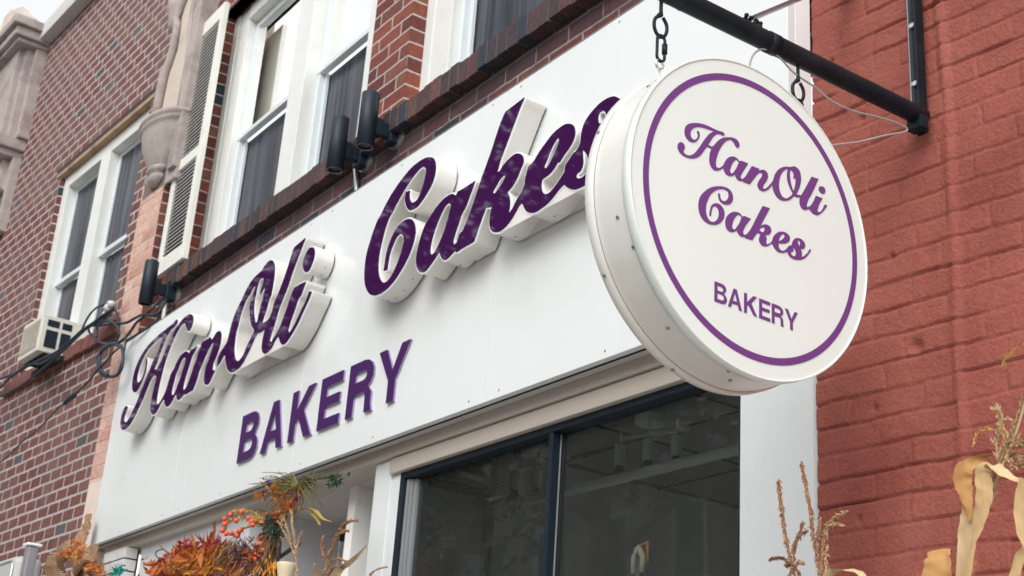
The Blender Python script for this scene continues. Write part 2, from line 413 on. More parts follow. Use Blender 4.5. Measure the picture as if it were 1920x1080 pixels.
wo = N(nt, 'ShaderNodeOutputWorld'); lk(nt, bg.outputs[0], wo.inputs[0])
sl = bpy.data.lights.new('sun', 'SUN'); so = bpy.data.objects.new('sun', sl); COL.objects.link(so)
sl.energy = 0.55; sl.angle = R(25); sl.color = (1, .96, .90)
sd = Vector((.50, -.78, .80)).normalized()      # towards the sun: up, street side, left
so.rotation_euler = sd.to_track_quat('Z', 'Y').to_euler()
sky.sun_elevation = math.asin(sd.z); sky.sun_rotation = math.atan2(sd.x, sd.y)
SC.view_settings.view_transform = 'Standard'; SC.view_settings.look = 'None'; SC.view_settings.gamma = 1
SC.view_settings.exposure = -0.16
SC.cycles.max_bounces = 8; SC.cycles.transparent_max_bounces = 12; SC.cycles.use_denoising = True

# ------------------------------------------------------------------ ground
b = MB(); b.box(-60, 30, -1.9, 6, -.12, 0); tag(b.build('pavement', M_['ground']), kind='structure')
b = MB(); b.box(-60, 30, -12, -1.9, -.3, -.14); tag(b.build('road', M_['road']), kind='structure')
b = MB(); b.box(-400, 400, -400, 400, -.6, -.31); tag(b.build('ground', M_['road']), kind='structure')
b = MB(); b.box(-60, 30, -15, -12, -.14, -.002); tag(b.build('far_pavement', M_['ground']), kind='structure')

# ------------------------------------------------------------------ across the street (seen in reflections)
def far_building(x0, x1, h, mat, label, style):
    t = thing('street_building', label, 'building', ((x0+x1)/2, -15.5, 0))
    w = MB(); w.box(x0, x1, -24, -15, 0, h); w.build('wall', mat, t)
    c = MB(); c.bevbox(x0-.1, x1+.1, -15.45, -14.6, h, h+.45, .06); c.build('cornice', M_['coping'], t)
    nx = int((x1-x0)/2.2)
    for k in range(nx):
        xc = x0 + (k+.5)*(x1-x0)/nx
        for zz in np.arange(4.2, h-1.8, 2.9):
            g = MB(); g.box(xc-.5, xc+.5, -15.0, -14.97, zz, zz+1.6); wo_ = g.build('window', M_['dark'], t)
            f = MB(); f.box(xc-.6, xc-.5, -15.0, -14.93, zz-.1, zz+1.7); f.box(xc+.5, xc+.6, -15.0, -14.93, zz-.1, zz+1.7)
            f.box(xc-.5, xc+.5, -15.0, -14.93, zz+1.6, zz+1.7); f.box(xc-.5, xc+.5, -15.0, -14.93, zz-.1, zz)
            fo = f.build('frame', M_['frame'], wo_)
far_building(-78, -44, 15.0, M_['far_wall'], 'long brick block across the street at the far left, mirrored in the upper panes', 0)
far_building(-43.8, -24, 13.0, M_['far_wall2'], 'pale rendered block across the street left of the trees, mirrored in the letters', 1)
far_building(-23.8, -10, 9.5, M_['far_wall'], 'low brick building straight across the street, mirrored in the shop glass', 2)
far_building(-9.8, 14, 8.0, M_['far_wall2'], 'wide low rendered building across the street behind the camera', 3)

def tree(x, y, h, cr, label, n=3800):
    t = thing('street_tree', label, 'tree', (x, y, -.01))
    b = MB(); b.tube([(x, y, -.01), (x+.1, y, h*.3), (x-.1, y+.1, h*.6), (x+.1, y, h*.85)], [.2, .15, .1, .04], 10)
    for k in range(9):
        a = k*2.4; z0 = h*(.35+.05*k)
        b.tube([(x, y, z0), (x+math.cos(a)*cr*.5, y+math.sin(a)*cr*.5, z0+.9), (x+math.cos(a)*cr*.85, y+math.sin(a)*cr*.85, z0+1.6)], [.07, .045, .015], 6)
    b.build('trunk', M_['bark'], t)
    c = MB(); cen = [(random.uniform(-.7, .7)*cr, random.uniform(-.7, .7)*cr, h*(.70+random.uniform(-.24, .28))) for _ in range(60)]
    for k in range(n):
        q = random.choice(cen); p = Vector((x+q[0]+random.gauss(0, .5), y+q[1]+random.gauss(0, .5), q[2]+random.gauss(0, .45)))
        s = random.uniform(.09, .17); d = Vector((random.gauss(0, 1), random.gauss(0, 1), random.gauss(0, .6))).normalized()
        e = d.cross(Vector((0, 0, 1))); e = e.normalized() if e.length > .01 else Vector((1, 0, 0))
        c.add([p-d*s, p+e*s*.6, p+d*s, p-e*s*.6], [(0, 1, 2, 3)])
    c.build('crown', M_['leaf'], t, recalc=False)
for x_, h_, lb_ in ((-31, 12.0, 'leafy street tree on the far kerb, farthest left of four in a row'), (-25.5, 12.8, 'leafy street tree on the far kerb, second from the left of four'), (-20, 13.4, 'leafy street tree on the far kerb, third from the left of four'), (-14.5, 14.0, 'tallest leafy street tree on the far kerb, nearest the camera')):
    tree(x_, -6.2, h_, 3.4, lb_, 7500)

# ------------------------------------------------------------------ bakery building: upper wall, windows, sill
YW = 2.55
bk = thing('bakery_building', 'red brick shop building with white upper windows above and a storefront below the sign', 'building', (-5, 2.55, 0))
W1 = (-7.335, -5.21); W2 = (-4.84, -2.72); ZB, ZT = 4.56, 6.28
b = MB()
def wallq(b, x0, x1, z0, z1, y=YW): b.box(x0, x1, y, y+.25, z0, z1)
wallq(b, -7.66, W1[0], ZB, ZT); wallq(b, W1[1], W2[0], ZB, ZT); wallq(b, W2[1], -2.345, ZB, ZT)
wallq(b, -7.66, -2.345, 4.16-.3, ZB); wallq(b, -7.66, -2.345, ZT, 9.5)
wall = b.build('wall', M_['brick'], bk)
# reveals as thin skins so the courses turn the corner
for xx in (W1[0], W2[0]):
    b = MB(); b.box(xx-.002, xx+.003, YW+.0015, YW+.09, ZB, ZT); b.build('window_reveal', M_['brick_rev'], bk)
# steel angle over the openings, its shadow painted in as near-black
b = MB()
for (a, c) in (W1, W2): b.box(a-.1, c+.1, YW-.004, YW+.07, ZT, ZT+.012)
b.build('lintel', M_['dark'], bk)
# dark brick sill, a soldier course standing proud of the wall
b = MB(); rr = random.Random(3)
x = -7.45
while x < -2.45:
    dz = rr.uniform(-.004, .004); dy = rr.uniform(-.004, .004)
    b.bevbox(x+.0022, x+.0668, 2.495+dy, 2.62, ZB-.125+dz, ZB-.02+dz, .003)
    x += .069
b.mat(1).box(-7.45, -2.40, 2.503, 2.62, ZB-.120, ZB-.028)
sill = b.build('window_sill', [M_['sill'], plain('sooty_mortar', (.16, .13, .12), rough=.9)], bk)

def upper_window(x0, x1, name='window'):
    yf = 2.625
    f = MB()
    jw = .20
    # box frame: jambs with a stepped side, head, sloped sill piece
    f.bevbox(x0+.002, x0+.075, yf, yf+.11, ZB-.02, ZT-.002, .004); f.bevbox(x0+.0755, x0+.225, yf+.006, yf+.11, ZB-.02, ZT-.002, .004)
    f.bevbox(x1-.225, x1-.0755, yf+.006, yf+.11, ZB-.02, ZT-.002, .004); f.bevbox(x1-.075, x1-.002, yf, yf+.11, ZB-.02, ZT-.002, .004)
    f.bevbox(x0+.2251, x1-.2251, yf, yf+.12, ZT-.10, ZT-.002, .004)
    f.bevbox(x0+.2251, x1-.2251, yf+.03, yf+.12, ZB-.02, ZB+.05, .004)
    xm = (x0+x1)/2
    f.bevbox(x0+1.075, x0+1.255, 2.598, yf+.11, ZB+.0505, ZT-.1005, .004)
    fo = f.build('frame', M_['frame'], bk); fo.name = name
    for (a, c) in ((x0+.2255, x0+1.0745), (x0+1.2555, x1-.2255)):
        z0, z1 = ZB+.0505, ZT-.1005; zm = 5.375
        s = MB(); st = .045
        # upper sash (outer track)
        s.bevbox(a, a+st, yf+.055, yf+.085, zm+.0005, z1, .003); s.bevbox(c-st, c, yf+.055, yf+.085, zm+.0005, z1, .003)
        s.bevbox(a+st, c-st, yf+.056, yf+.084, z1-.05, z1, .003); s.bevbox(a, c, yf+.045, yf+.085, zm-.03, zm, .003)
        # lower screen frame
        s.bevbox(a, a+.03, yf+.05, yf+.10, z0, zm-.0305, .003); s.bevbox(c-.03, c, yf+.05, yf+.10, z0, zm-.0305, .003)
        s.bevbox(a+.03, c-.03, yf+.062, yf+.10, z0, z0+.04, .003)
        s.bevbox(a+.0305, a+.055, yf+.080, yf+.098, z0+.0405, zm-.0305, .002)
        so_ = s.build('sash', M_['frame2'], fo)
        g = MB(); g.box(a+st-.004, c-st+.004, yf+.066, yf+.070, zm-.002, z1-.048); g.build('pane', M_['glass_sky'], fo)
        g = MB(); g.box(a+.028, c-.028, yf+.102, yf+.106, z0+.001, zm-.031); g.build('screen', M_['screen'], fo)
    return fo
upper_window(*W1); upper_window(*W2)

# louvred shutter at the left jamb
sh = MB()
sx0, sx1, sy = -7.585, -7.165, 2.478
z0, z1 = 4.555, 6.275
sh.bevbox(sx0, sx0+.05, sy, sy+.034, z0, z1, .003); sh.bevbox(sx1-.05, sx1, sy, sy+.034, z0, z1, .003)
for (a, c) in ((z0, z0+.10), (5.23, 5.30), (z1-.10, z1)): sh.bevbox(sx0+.0505, sx1-.0505, sy+.001, sy+.033, a, c, .003)
zz = z0+.112
while zz < z1-.108:
    if not (5.218 < zz < 5.308):
        a_, c_ = sx0+.0505, sx1-.0505
        sh.add([(a_, sy+.007, zz-.0035), (c_, sy+.007, zz-.0035), (c_, sy+.015, zz+.0045), (a_, sy+.015, zz+.0045),
                (a_, sy+.007, zz-.0075), (c_, sy+.007, zz-.0075), (c_, sy+.015, zz+.0005), (a_, sy+.015, zz+.0005)],
               [(0, 1, 2, 3), (4, 7, 6, 5), (0, 4, 5, 1), (3, 2, 6, 7), (0, 3, 7, 4), (1, 5, 6, 2)])
    zz += .0265
sho = sh.build('shutter', M_['shutter'], bk)
b = MB(); b.box(sx0+.05, sx1-.05, sy+.0225, sy+.0255, z0+.09, z1-.09); b.build('shutter_gap_shade', M_['dark'], sho)  # near-black sheet stands for the shade in the gaps between slats
b = MB(); b.box(sx0+.048, sx1-.048, sy+.0258, sy+.031, z0+.088, z1-.088); b.build('shutter_back', M_['shutter'], sho)

# ------------------------------------------------------------------ storefront below the sign
ZS = 2.905          # underside of the header
b = MB(); b.box(-7.65, -2.3415, 2.4275, 2.78, 2.9482, 3.02); b.mat(0)
b.build('soffit', M_['soffit'], bk)
b = MB(); b.box(-7.60, -2.3425, 2.4268, 2.4300, 2.9435, 2.9478); b.build('soffit_joint', M_['dark'], bk)
b = MB()
b.bevbox(-7.60, -5.7855, 2.468, 2.60, ZS, 2.9475, .002); b.bevbox(-5.785, -3.92, 2.468, 2.60, ZS, 2.9475, .002); b.bevbox(-3.919, -2.343, 2.468, 2.60, ZS, 2.9475, .002)
b.bevbox(-4.49, -2.605, 2.478, 2.60, 2.842, 2.899, .003)
b.bevbox(-4.492, -2.605, 2.484, 2.60, 2.9005, 2.9045, .001)
b.bevbox(-4.49, -2.605, 2.484, 2.60, 2.870, 2.8725, .001)
b.build('header_beam', M_['header'], bk)
b = MB(); b.bevbox(-4.616, -4.4905, 2.49, 2.62, 0.45, ZS-.0008, .004); b.bevbox(-4.49, -4.436, 2.497, 2.62, 0.45, 2.8415, .003)
b.build('window_post', M_['pier'], bk)
b = MB(); b.bevbox(-2.604, -2.341, 2.478, 2.75, 0, ZS-.0008, .004); b.box(-2.58, -2.341, 2.476, 2.478, 0, ZS-.05)
b.box(-2.340, -2.3405, 2.5, 2.55, 2.9, 4.14)
b.build('corner_pier', M_['pier'], bk)
# shop window
fr = MB()
fr.bevbox(-4.4355, -4.408, 2.499, 2.56, .62, 2.8412, .003); fr.bevbox(-2.632, -2.6045, 2.499, 2.56, .62, 2.8412, .003)
fr.bevbox(-4.4075, -2.6325, 2.499, 2.56, 2.818, 2.8412, .003); fr.bevbox(-4.4075, -2.6325, 2.499, 2.56, .62, .66, .003)
fr.bevbox(-3.503, -3.482, 2.502, 2.56, .6605, 2.8175, .002)
fo = fr.build('shop_window', M_['black'], bk)
b = MB(); b.bevbox(-3.4815, -3.478, 2.531, 2.536, .665, 2.816, .001); b.bevbox(-4.407, -4.390, 2.512, 2.56, .665, 2.816, .002); b.bevbox(-4.389, -4.376, 2.518, 2.56, .665, 2.814, .002); b.bevbox(-4.375, -4.357, 2.526, 2.56, .665, 2.814, .002)
b.build('inner_stop', plain('grey_glazing_stop', (.24, .25, .26), rough=.6, spec=.3), fo)
b = MB(); b.add([(-4.356, 2.538, .661), (-3.4975, 2.538, .661), (-3.4975, 2.538, 2.8172), (-4.356, 2.538, 2.8172)], [(0, 1, 2, 3)]); b.build('pane', M_['glass_shop'], fo)
b = MB(); b.add([(-3.476, 2.538, .661), (-2.6325, 2.538, .661), (-2.6325, 2.538, 2.8172), (-3.476, 2.538, 2.8172)], [(0, 1, 2, 3)]); b.build('pane', M_['glass_shop'], fo)
b = MB(); b.bevbox(-4.50, -2.6045, 2.49, 2.62, 0, .6195, .005); b.build('stall_riser', M_['pier'], bk)
# interior
b = MB()
b.box(-5.0, -.9, 2.80, 7.0, 3.20, 3.26)
b.box(-5.0, -.9, 2.62, 2.7995, 3.0, 3.24)
b.build('shop_ceiling', M_['int_dark'], bk)
M_['int_wall'] = plain('shop_wall_paint', (.90, .89, .85), rough=.8)
b = MB()
b.box(-5.06, -5.0005, 2.62, 7.0, 0, 3.26)
b.box(-.9, -.84, 2.62, 7.0, 0, 3.26)
b.box(-5.0, -.9, 7.0, 7.06, 0, 3.26)
b.build('shop_wall', M_['int_wall'], bk)
b = MB(); b.box(-5.0, -.9, 2.62, 7.0, -.001, .012); b.build('shop_floor', M_['int_wall'], bk)
# dark grid joints of the ceiling
b = MB()
for xx in (-3.755-.0, -4.36, -4.965+.02, -3.15, -2.545, -1.94):
    b.box(xx-.006, xx+.006, 2.8, 6.9, 3.194, 3.2)
for yy in (3.0, 3.60, 4.21, 4.82, 5.43, 6.04): b.box(-4.98, -.92, yy-.005, yy+.005, 3.1945, 3.2)
b.box(-4.9, -4.62, 3.58, 3.60, 3.186, 3.194)
b.build('ceiling_joint', M_['dark'], bk)
# white wall strip and opening seen at the left through the glass
q0_, q1_ = [Vector(q) for q in [(-4.5356,2.6315,2.86),(-4.5528,2.9705,2.86)]]
b = MB(); b.bevbox(q1_.x-.02, q1_.x+.02, q0_.y, q1_.y, 2.85, 2.885, .003); b.build('door_track', M_['black'], bk)
b = MB(); b.bevbox(q1_.x-1.2, q1_.x-.021, q1_.y-.02, q1_.y+.02, 2.83, 2.875, .003); b.build('door_head', M_['black'], bk)
b = MB(); b.box(q1_.x-1.2, q1_.x-.02, q1_.y+.03, q1_.y+.05, 1.2, 2.829); b.build('inner_door', plain('teal_inner_door', (.10, .17, .17), rough=.4, var=.2), bk)
b = MB(); b.box(q1_.x-1.2, q1_.x-.021, q1_.y+.021, q1_.y+.05, 2.876, 3.199); b.build('bulkhead', plain('warm_grey_bulkhead', (.42, .41, .36), rough=.8), bk)

# alcove of the entrance
b = MB()
b.box(-7.135, -5.785, 2.515, 2.56, 0, ZS-.0008)          # panel left of the doorway
b.box(-5.83, -5.7855, 2.5605, 2.97, 0, ZS-.0008)
b.box(-5.7845, -4.64, 2.97, 3.0, 2.84, ZS-.0008); b.box(-5.7845, -5.62, 2.97, 3.0, 0, 2.8395)
b.build('entrance_wall', M_['panelgrey'], bk)
b = MB(); b.box(-5.84, -4.55, 2.601, 3.02, ZS, 2.94); b.build('entrance_ceiling', M_['soffit'], bk)
b = MB(); b.box(-4.64, -4.6165, 2.6205, 3.0, 0, ZS-.0008); b.build('entrance_cheek', M_['pier'], bk)
d = MB(); d.bevbox(-5.6195, -5.60, 2.955, 2.999, 0, 2.8395, .003); d.bevbox(-4.72, -4.641, 2.955, 2.999, 0, 2.8395, .003); d.bevbox(-5.5995, -4.7205, 2.955, 2.999, 2.825, 2.8395, .003)
do = d.build('door', M_['frame'], bk)
d = MB(); d.box(-5.5995, -4.7205, 2.975, 2.985, 0, 2.8245); d.build('pane', M_['screen'], do)
# white glazed brick pillar with black joints
b = MB(); rr = random.Random(5)
zz = ZS-.003; k = 0
while zz > 2.2:
    h = .058
    for (a, c) in (((-7.54, -7.44), (-7.432, -7.207)) if k % 2 else ((-7.54, -7.345), (-7.337, -7.207))):
        b.bevbox(a, c, 2.45, 2.52, zz-h, zz, .004)
    zz -= h+.0065; k += 1
b.mat(1).box(-7.545, -7.2095, 2.4535, 2.53, 0, ZS-.004)
b.build('glazed_brick_pillar', [M_['glazed'], M_['black']], bk)

# ------------------------------------------------------------------ neighbouring building at the left (its own rotated frame)
LOCALS = set()
_adopt = adopt
def adopt(o, parent):
    if parent.name in LOCALS or any(parent.parent and parent.parent.name == n for n in LOCALS):
        o.parent = parent; return o
    return _adopt(o, parent)
nb = thing('neighbour_building', 'weathered brick building at the left with carved stone piers and one double window', 'building', (-7.66, 2.47, 0), math.atan(.052))
LOCALS.add(nb.name)
UL, UR, NZB, NZT = -2.13, -.52, 4.40, 5.99
b = MB()
b.box(-9, UL, 0, .25, 0, 7.62); b.box(UR, -.345, 0, .25, 0, 7.62)
b.box(UL, UR, 0, .25, 0, NZB); b.box(UL, UR, 0, .25, NZT+.075, 7.62)
b.build('wall', M_['brick_left'], nb)
b = MB(); b.box(UL-.002, UL+.003, .0015, .09, NZB, NZT+.07); b.build('window_reveal', M_['brick_left_rev'], nb)
b = MB(); b.box(UL-.07, -.40, -.012, .06, NZT, NZT+.032); b.build('lintel', M_['lintel'], nb)
b = MB(); b.box(UL-.09, -.40, -.008, .08, NZT+.032, NZT+.078); b.build('lintel_dark_band', plain('near_black_band', (.04, .035, .035), rough=.95, var=.3), nb)  # near-black strip along the top of the lintel
# pink washed brick pier
b = MB(); b.box(-.345, 0, -.012, .12, 2.93, 5.30); b.build('pink_pier', M_['brick_pink'], nb)
b = MB(); b.box(.0, .004, -.010, .12, 4.0, 5.30); b.build('pier_return', M_['brick_rev'], nb)
b = MB(); b.bevbox(-.335, -.01, -.016, .10, 2.9, 3.36, .004); b.build('pier_render_patch', plain('pink_render', (.70, .58, .52), rough=.8, dirt=(.5, .38, .33), dscale=6, damt=.5, bump=.4), nb)
# sill course
b = MB(); u = -2.36; rr = random.Random(9)
while u < -.37:
    dz = rr.uniform(-.004, .004)
    b.bevbox(u+.003, u+.060, -.03+rr.uniform(-.004, .004), .10, NZB-.10+dz, NZB-.004+dz, .004); u += .064
b.mat(1).box(-2.36, -.37, -.020, .10, NZB-.094, NZB-.008)
b.build('window_sill', [plain('sill_brick', (.17, .065, .055), rough=.85, var=.35, vscale=14), plain('sill_mortar', (.42, .36, .33), rough=.9)], nb)
# window of two double-hung sashes
f = MB()
f.bevbox(UL, UL+.10, .035, .17, NZB, NZT, .006); f.bevbox(UR-.10, UR, .035, .17, NZB, NZT, .006)
f.bevbox(UL+.1005, UR-.1005, .036, .17, NZT-.10, NZT, .005); f.bevbox(-1.39, -1.225, .03, .17, NZB, NZT-.1005, .006)
f.bevbox(UL+.1005, -1.3905, .06, .17, NZB, NZB+.05, .004); f.bevbox(-1.2245, UR-.1005, .06, .17, NZB, NZB+.05, .004)
fo = f.build('window', M_['frame'], nb)
for (a, c) in ((UL+.101, -1.391), (-1.2245, UR-.101)):
    s = MB(); zm = 5.13; z0 = NZB+.0505; z1 = NZT-.1005
    for (p, q) in ((a, a+.03), (c-.03, c)):
        s.bevbox(p, q, .10, .13, zm+.0005, z1, .003); s.bevbox(p, q, .125, .15, z0, zm-.0355, .003)
    s.bevbox(a, c, .085, .13, zm-.035, zm, .003); s.bevbox(a+.03, c-.03, .10, .13, z1-.03, z1, .003); s.bevbox(a+.03, c-.03, .125, .15, z0, z0+.04, .003)
    s.build('sash', M_['frame2'], fo)
    g = MB(); g.box(a+.02, c-.02, .112, .116, zm-.002, z1-.02); g.build('pane', M_['screen'], fo)
    g = MB(); g.box(a+.02, c-.02, .137, .141, z0+.01, zm-.03); g.build('pane', M_['screen'], fo)
# coping
b = MB()
for k in range(7):
    b.bevbox(-3.22+k*.9, -3.225+(k+1)*.9, -.10, .3, 7.62, 7.77, .008)
b.build('coping', M_['coping'], nb)
# carved stone pier over the pink brick: slab, sunken cream niche with a stepped rim, half-round shelf, bowl, knop
b = MB()
b.bevbox(.075, .175, -.045, .14, 5.25, 9.2, .008)
b.bevbox(-.33, .0745, -.012, .14, 5.18, 9.2, .006)
b.bevbox(.02, .172, -.02, .14, 5.18, 5.62, .008)
b.build('stone_pier', M_['stone'], nb)
b = MB()
b.add([(-.27, -.014, 5.62), (.075, -.014, 5.62), (.075, -.014, 6.1), (.02, -.014, 6.3), (-.02, -.014, 9.2), (-.16, -.014, 9.2), (-.19, -.014, 6.4), (-.17, -.014, 6.22), (-.24, -.014, 6.1)], [tuple(range(9))])
b.build('niche_panel', M_['cream'], nb)
b = MB(); b.smooth = True
b.tube([(-.30, -.03, 5.64), (-.285, -.035, 5.95), (-.27, -.035, 6.08), (-.225, -.035, 6.15), (-.195, -.035, 6.24), (-.20, -.035, 6.42), (-.235, -.04, 6.48), (-.20, -.035, 6.56), (-.155, -.03, 6.62), (-.14, -.03, 7.4)], [.032, .032, .03, .026, .026, .026, .026, .026, .024, .024], 10)
b.tube([(.085, -.03, 5.64), (.08, -.03, 6.0), (.05, -.03, 6.2), (.02, -.03, 6.4), (-.01, -.03, 7.4)], .020, 8)
b.build('niche_rim', M_['stone'], nb)
def squash(prof, c, ky, n=40):
    q = MB(); q.smooth = True; q.lathe(prof, (0, 0, 0), 'z', n, math.pi, 2*math.pi)
    q.v = [(c[0]+x, c[1]+y*ky, z) for (x, y, z) in q.v]; return q
cx, cy = -.115, -.005
b = squash([(0, 5.668), (.27, 5.664), (.300, 5.655), (.308, 5.64), (.300, 5.625), (.283, 5.618), (.288, 5.605), (.278, 5.592), (.262, 5.585), (.255, 5.56), (.232, 5.50), (.195, 5.43), (.150, 5.37), (.115, 5.33), (.10, 5.31), (0, 5.30)], (cx, cy), .5)
b.build('stone_corbel', M_['stone'], nb)
b = squash([(0, 5.335), (.10, 5.33), (.112, 5.315), (.10, 5.298), (.07, 5.288), (.085, 5.275), (.092, 5.255), (.075, 5.232), (.04, 5.215), (0, 5.205)], (cx+.0, cy-.012), .6, 24)
b.build('stone_knop', M_['stone'], nb)
b = squash([(0, 6.66), (.10, 6.655), (.10, 6.60), (.085, 6.57), (.07, 6.46), (.04, 6.42), (0, 6.41)], (-.30, .0), .8, 20)
b.build('stone_pendant', M_['stone'], nb)
# small dark lamp cap under the eave
# carved pier at the far left with cap, sunken panel, pendants
b = MB()
b.bevbox(-5.4, -3.36, -.20, .02, 6.72, 7.60, .012)
b.bevbox(-5.4, -3.30, -.15, .02, 6.72, 7.60, .01)
b.bevbox(-5.4, -3.24, -.09, .02, 6.72, 7.60, .01)
b.build('stone_pier', M_['stone'], nb)
b = MB(); b.bevbox(-5.45, -3.18, -.30, .03, 7.60, 7.68, .015); b.bevbox(-5.45, -3.22, -.26, .03, 7.56, 7.60, .012); b.bevbox(-5.45, -3.14, -.34, .03, 7.68, 7.76, .012)
b.build('stone_cap', M_['stone'], nb)
b = MB(); b.bevbox(-5.4, -3.27, -.25, .02, 6.62, 6.72, .015); b.bevbox(-5.4, -3.31, -.21, .02, 6.56, 6.62, .012)
b.build('stone_moulding', M_['stone'], nb)
b = MB(); b.smooth = True
b.lathe([(.0, 8.06), (.12, 8.04), (.26, 7.97), (.33, 7.88), (.36, 7.76)], (-4.0, -.10, 0), 'z', 28); 
b.build('stone_dome', M_['cream'], nb)
b = MB(); b.bevbox(-3.72, -3.52, -.30, -.06, 7.76, 8.0, .02); b.add([(-3.70, -.28, 8.0), (-3.54, -.28, 8.0), (-3.54, -.08, 8.0), (-3.70, -.08, 8.0), (-3.62, -.18, 8.12)], [(0, 1, 4), (1, 2, 4), (2, 3, 4), (3, 0, 4)])
b.build('stone_finial', M_['cream'], nb)
# raised ogee outline on the panel
b = MB()
for s_ in (-1, 1):
    b.tube([(-4.02+s_*.42, -.205, 6.80), (-4.02+s_*.40, -.205, 7.12), (-4.02+s_*.22, -.205, 7.30), (-4.02+s_*.18, -.205, 7.42), (-4.02, -.205, 7.52)], .012, 6)
b.build('panel_tracery', M_['stone'], nb)
b = MB(); b.bevbox(-5.4, -3.40, -.12, .02, 5.9, 6.56, .01); b.bevbox(-5.4, -3.30, -.07, .02, 5.9, 6.56, .01)
b.build('stone_pier_lower', M_['stone'], nb)
b = MB(); b.smooth = True
b.lathe([(.0, 6.30), (.07, 6.30), (.10, 6.28), (.10, 6.25), (.08, 6.24), (.085, 6.16), (.06, 6.09), (.035, 6.06), (.07, 6.03), (.075, 6.0), (0, 5.98)], (-3.42, -.16, 0), 'z', 20)
b.build('stone_pendant', M_['stone'], nb)
b = MB(); b.smooth = False
pts = [(-4.6, 5.7)] + [(-3.95 - .34*math.cos(a*math.pi/10), 6.05+.42*math.sin(a*math.pi/10)) for a in range(10, -1, -1)]
b.box(-4.3, -3.62, -.128, -.10, 5.8, 6.15)
for k in range(12):
    a0, a1 = math.pi*k/12, math.pi*(k+1)/12
    b.add([(-3.96, -.128, 6.15), (-3.96+.34*math.cos(a0), -.128, 6.15+.3*math.sin(a0)), (-3.96+.34*math.cos(a1), -.128, 6.15+.3*math.sin(a1))], [(0, 1, 2)])
b.build('arch_niche', plain('brown_niche', (.16, .09, .075), rough=.9), nb)
b = MB(); b.bevbox(-5.2, -3.42, -.14, .03, 4.7, 5.78, .01); b.build('cream_panel', M_['cream'], nb)

# window air conditioner
p0, p1, q0 = [(-1.5687,-0.2,4.5971),(-1.2133,-0.2,4.5836),(-1.1265,-0.2,4.2934)]
ac = thing('air_conditioner', 'small cream window air conditioner sticking out over the left brick sill', 'air conditioner', (-8.9, 2.3, 4.3))
LOCALS.add(ac.name); ac.location = nb.location; ac.rotation_euler = nb.rotation_euler
ua, ub, za, zb = p0[0]-.02, p1[0], 4.345, 4.60
c = MB(); c.bevbox(ua, ub, -.20, .12, za, zb, .008); c.build('case', M_['ac'], ac)
c = MB(); c.bevbox(ua+.03, ub-.03, -.204, -.199, za+.03, zb-.03, .002)
for k in range(13): c.box(ua+.03, ub-.03, -.208, -.2035, za+.04+k*.0145, za+.046+k*.0145)
for k in range(9): c.box(ua+.045+k*.034, ua+.049+k*.034, -.210, -.2075, za+.03, zb-.03)
c.build('grille', plain('ac_grille', (.52, .48, .42), rough=.6, var=.2, vscale=20, dirt=(.25, .2, .17), dscale=9, damt=.6), ac)
for (ya, yb) in ((-.165, -.085), (-.065, .0)):
    for (z_a, z_b) in ((za+.035, za+.155), (za+.18, zb-.03)):
        c = MB(); c.bevbox(ub-.002, ub+.004, ya, yb, z_a, z_b, .002); c.build('vent', M_['black'], ac)
c = MB(); c.box(ua+.02, ub-.02, -.15, .03, za-.012, za-.001); c.box(ua-.1, ub+.06, -.06, -.02, za-.04, za-.0125); c.build('support_tray', M_['dark'], ac)

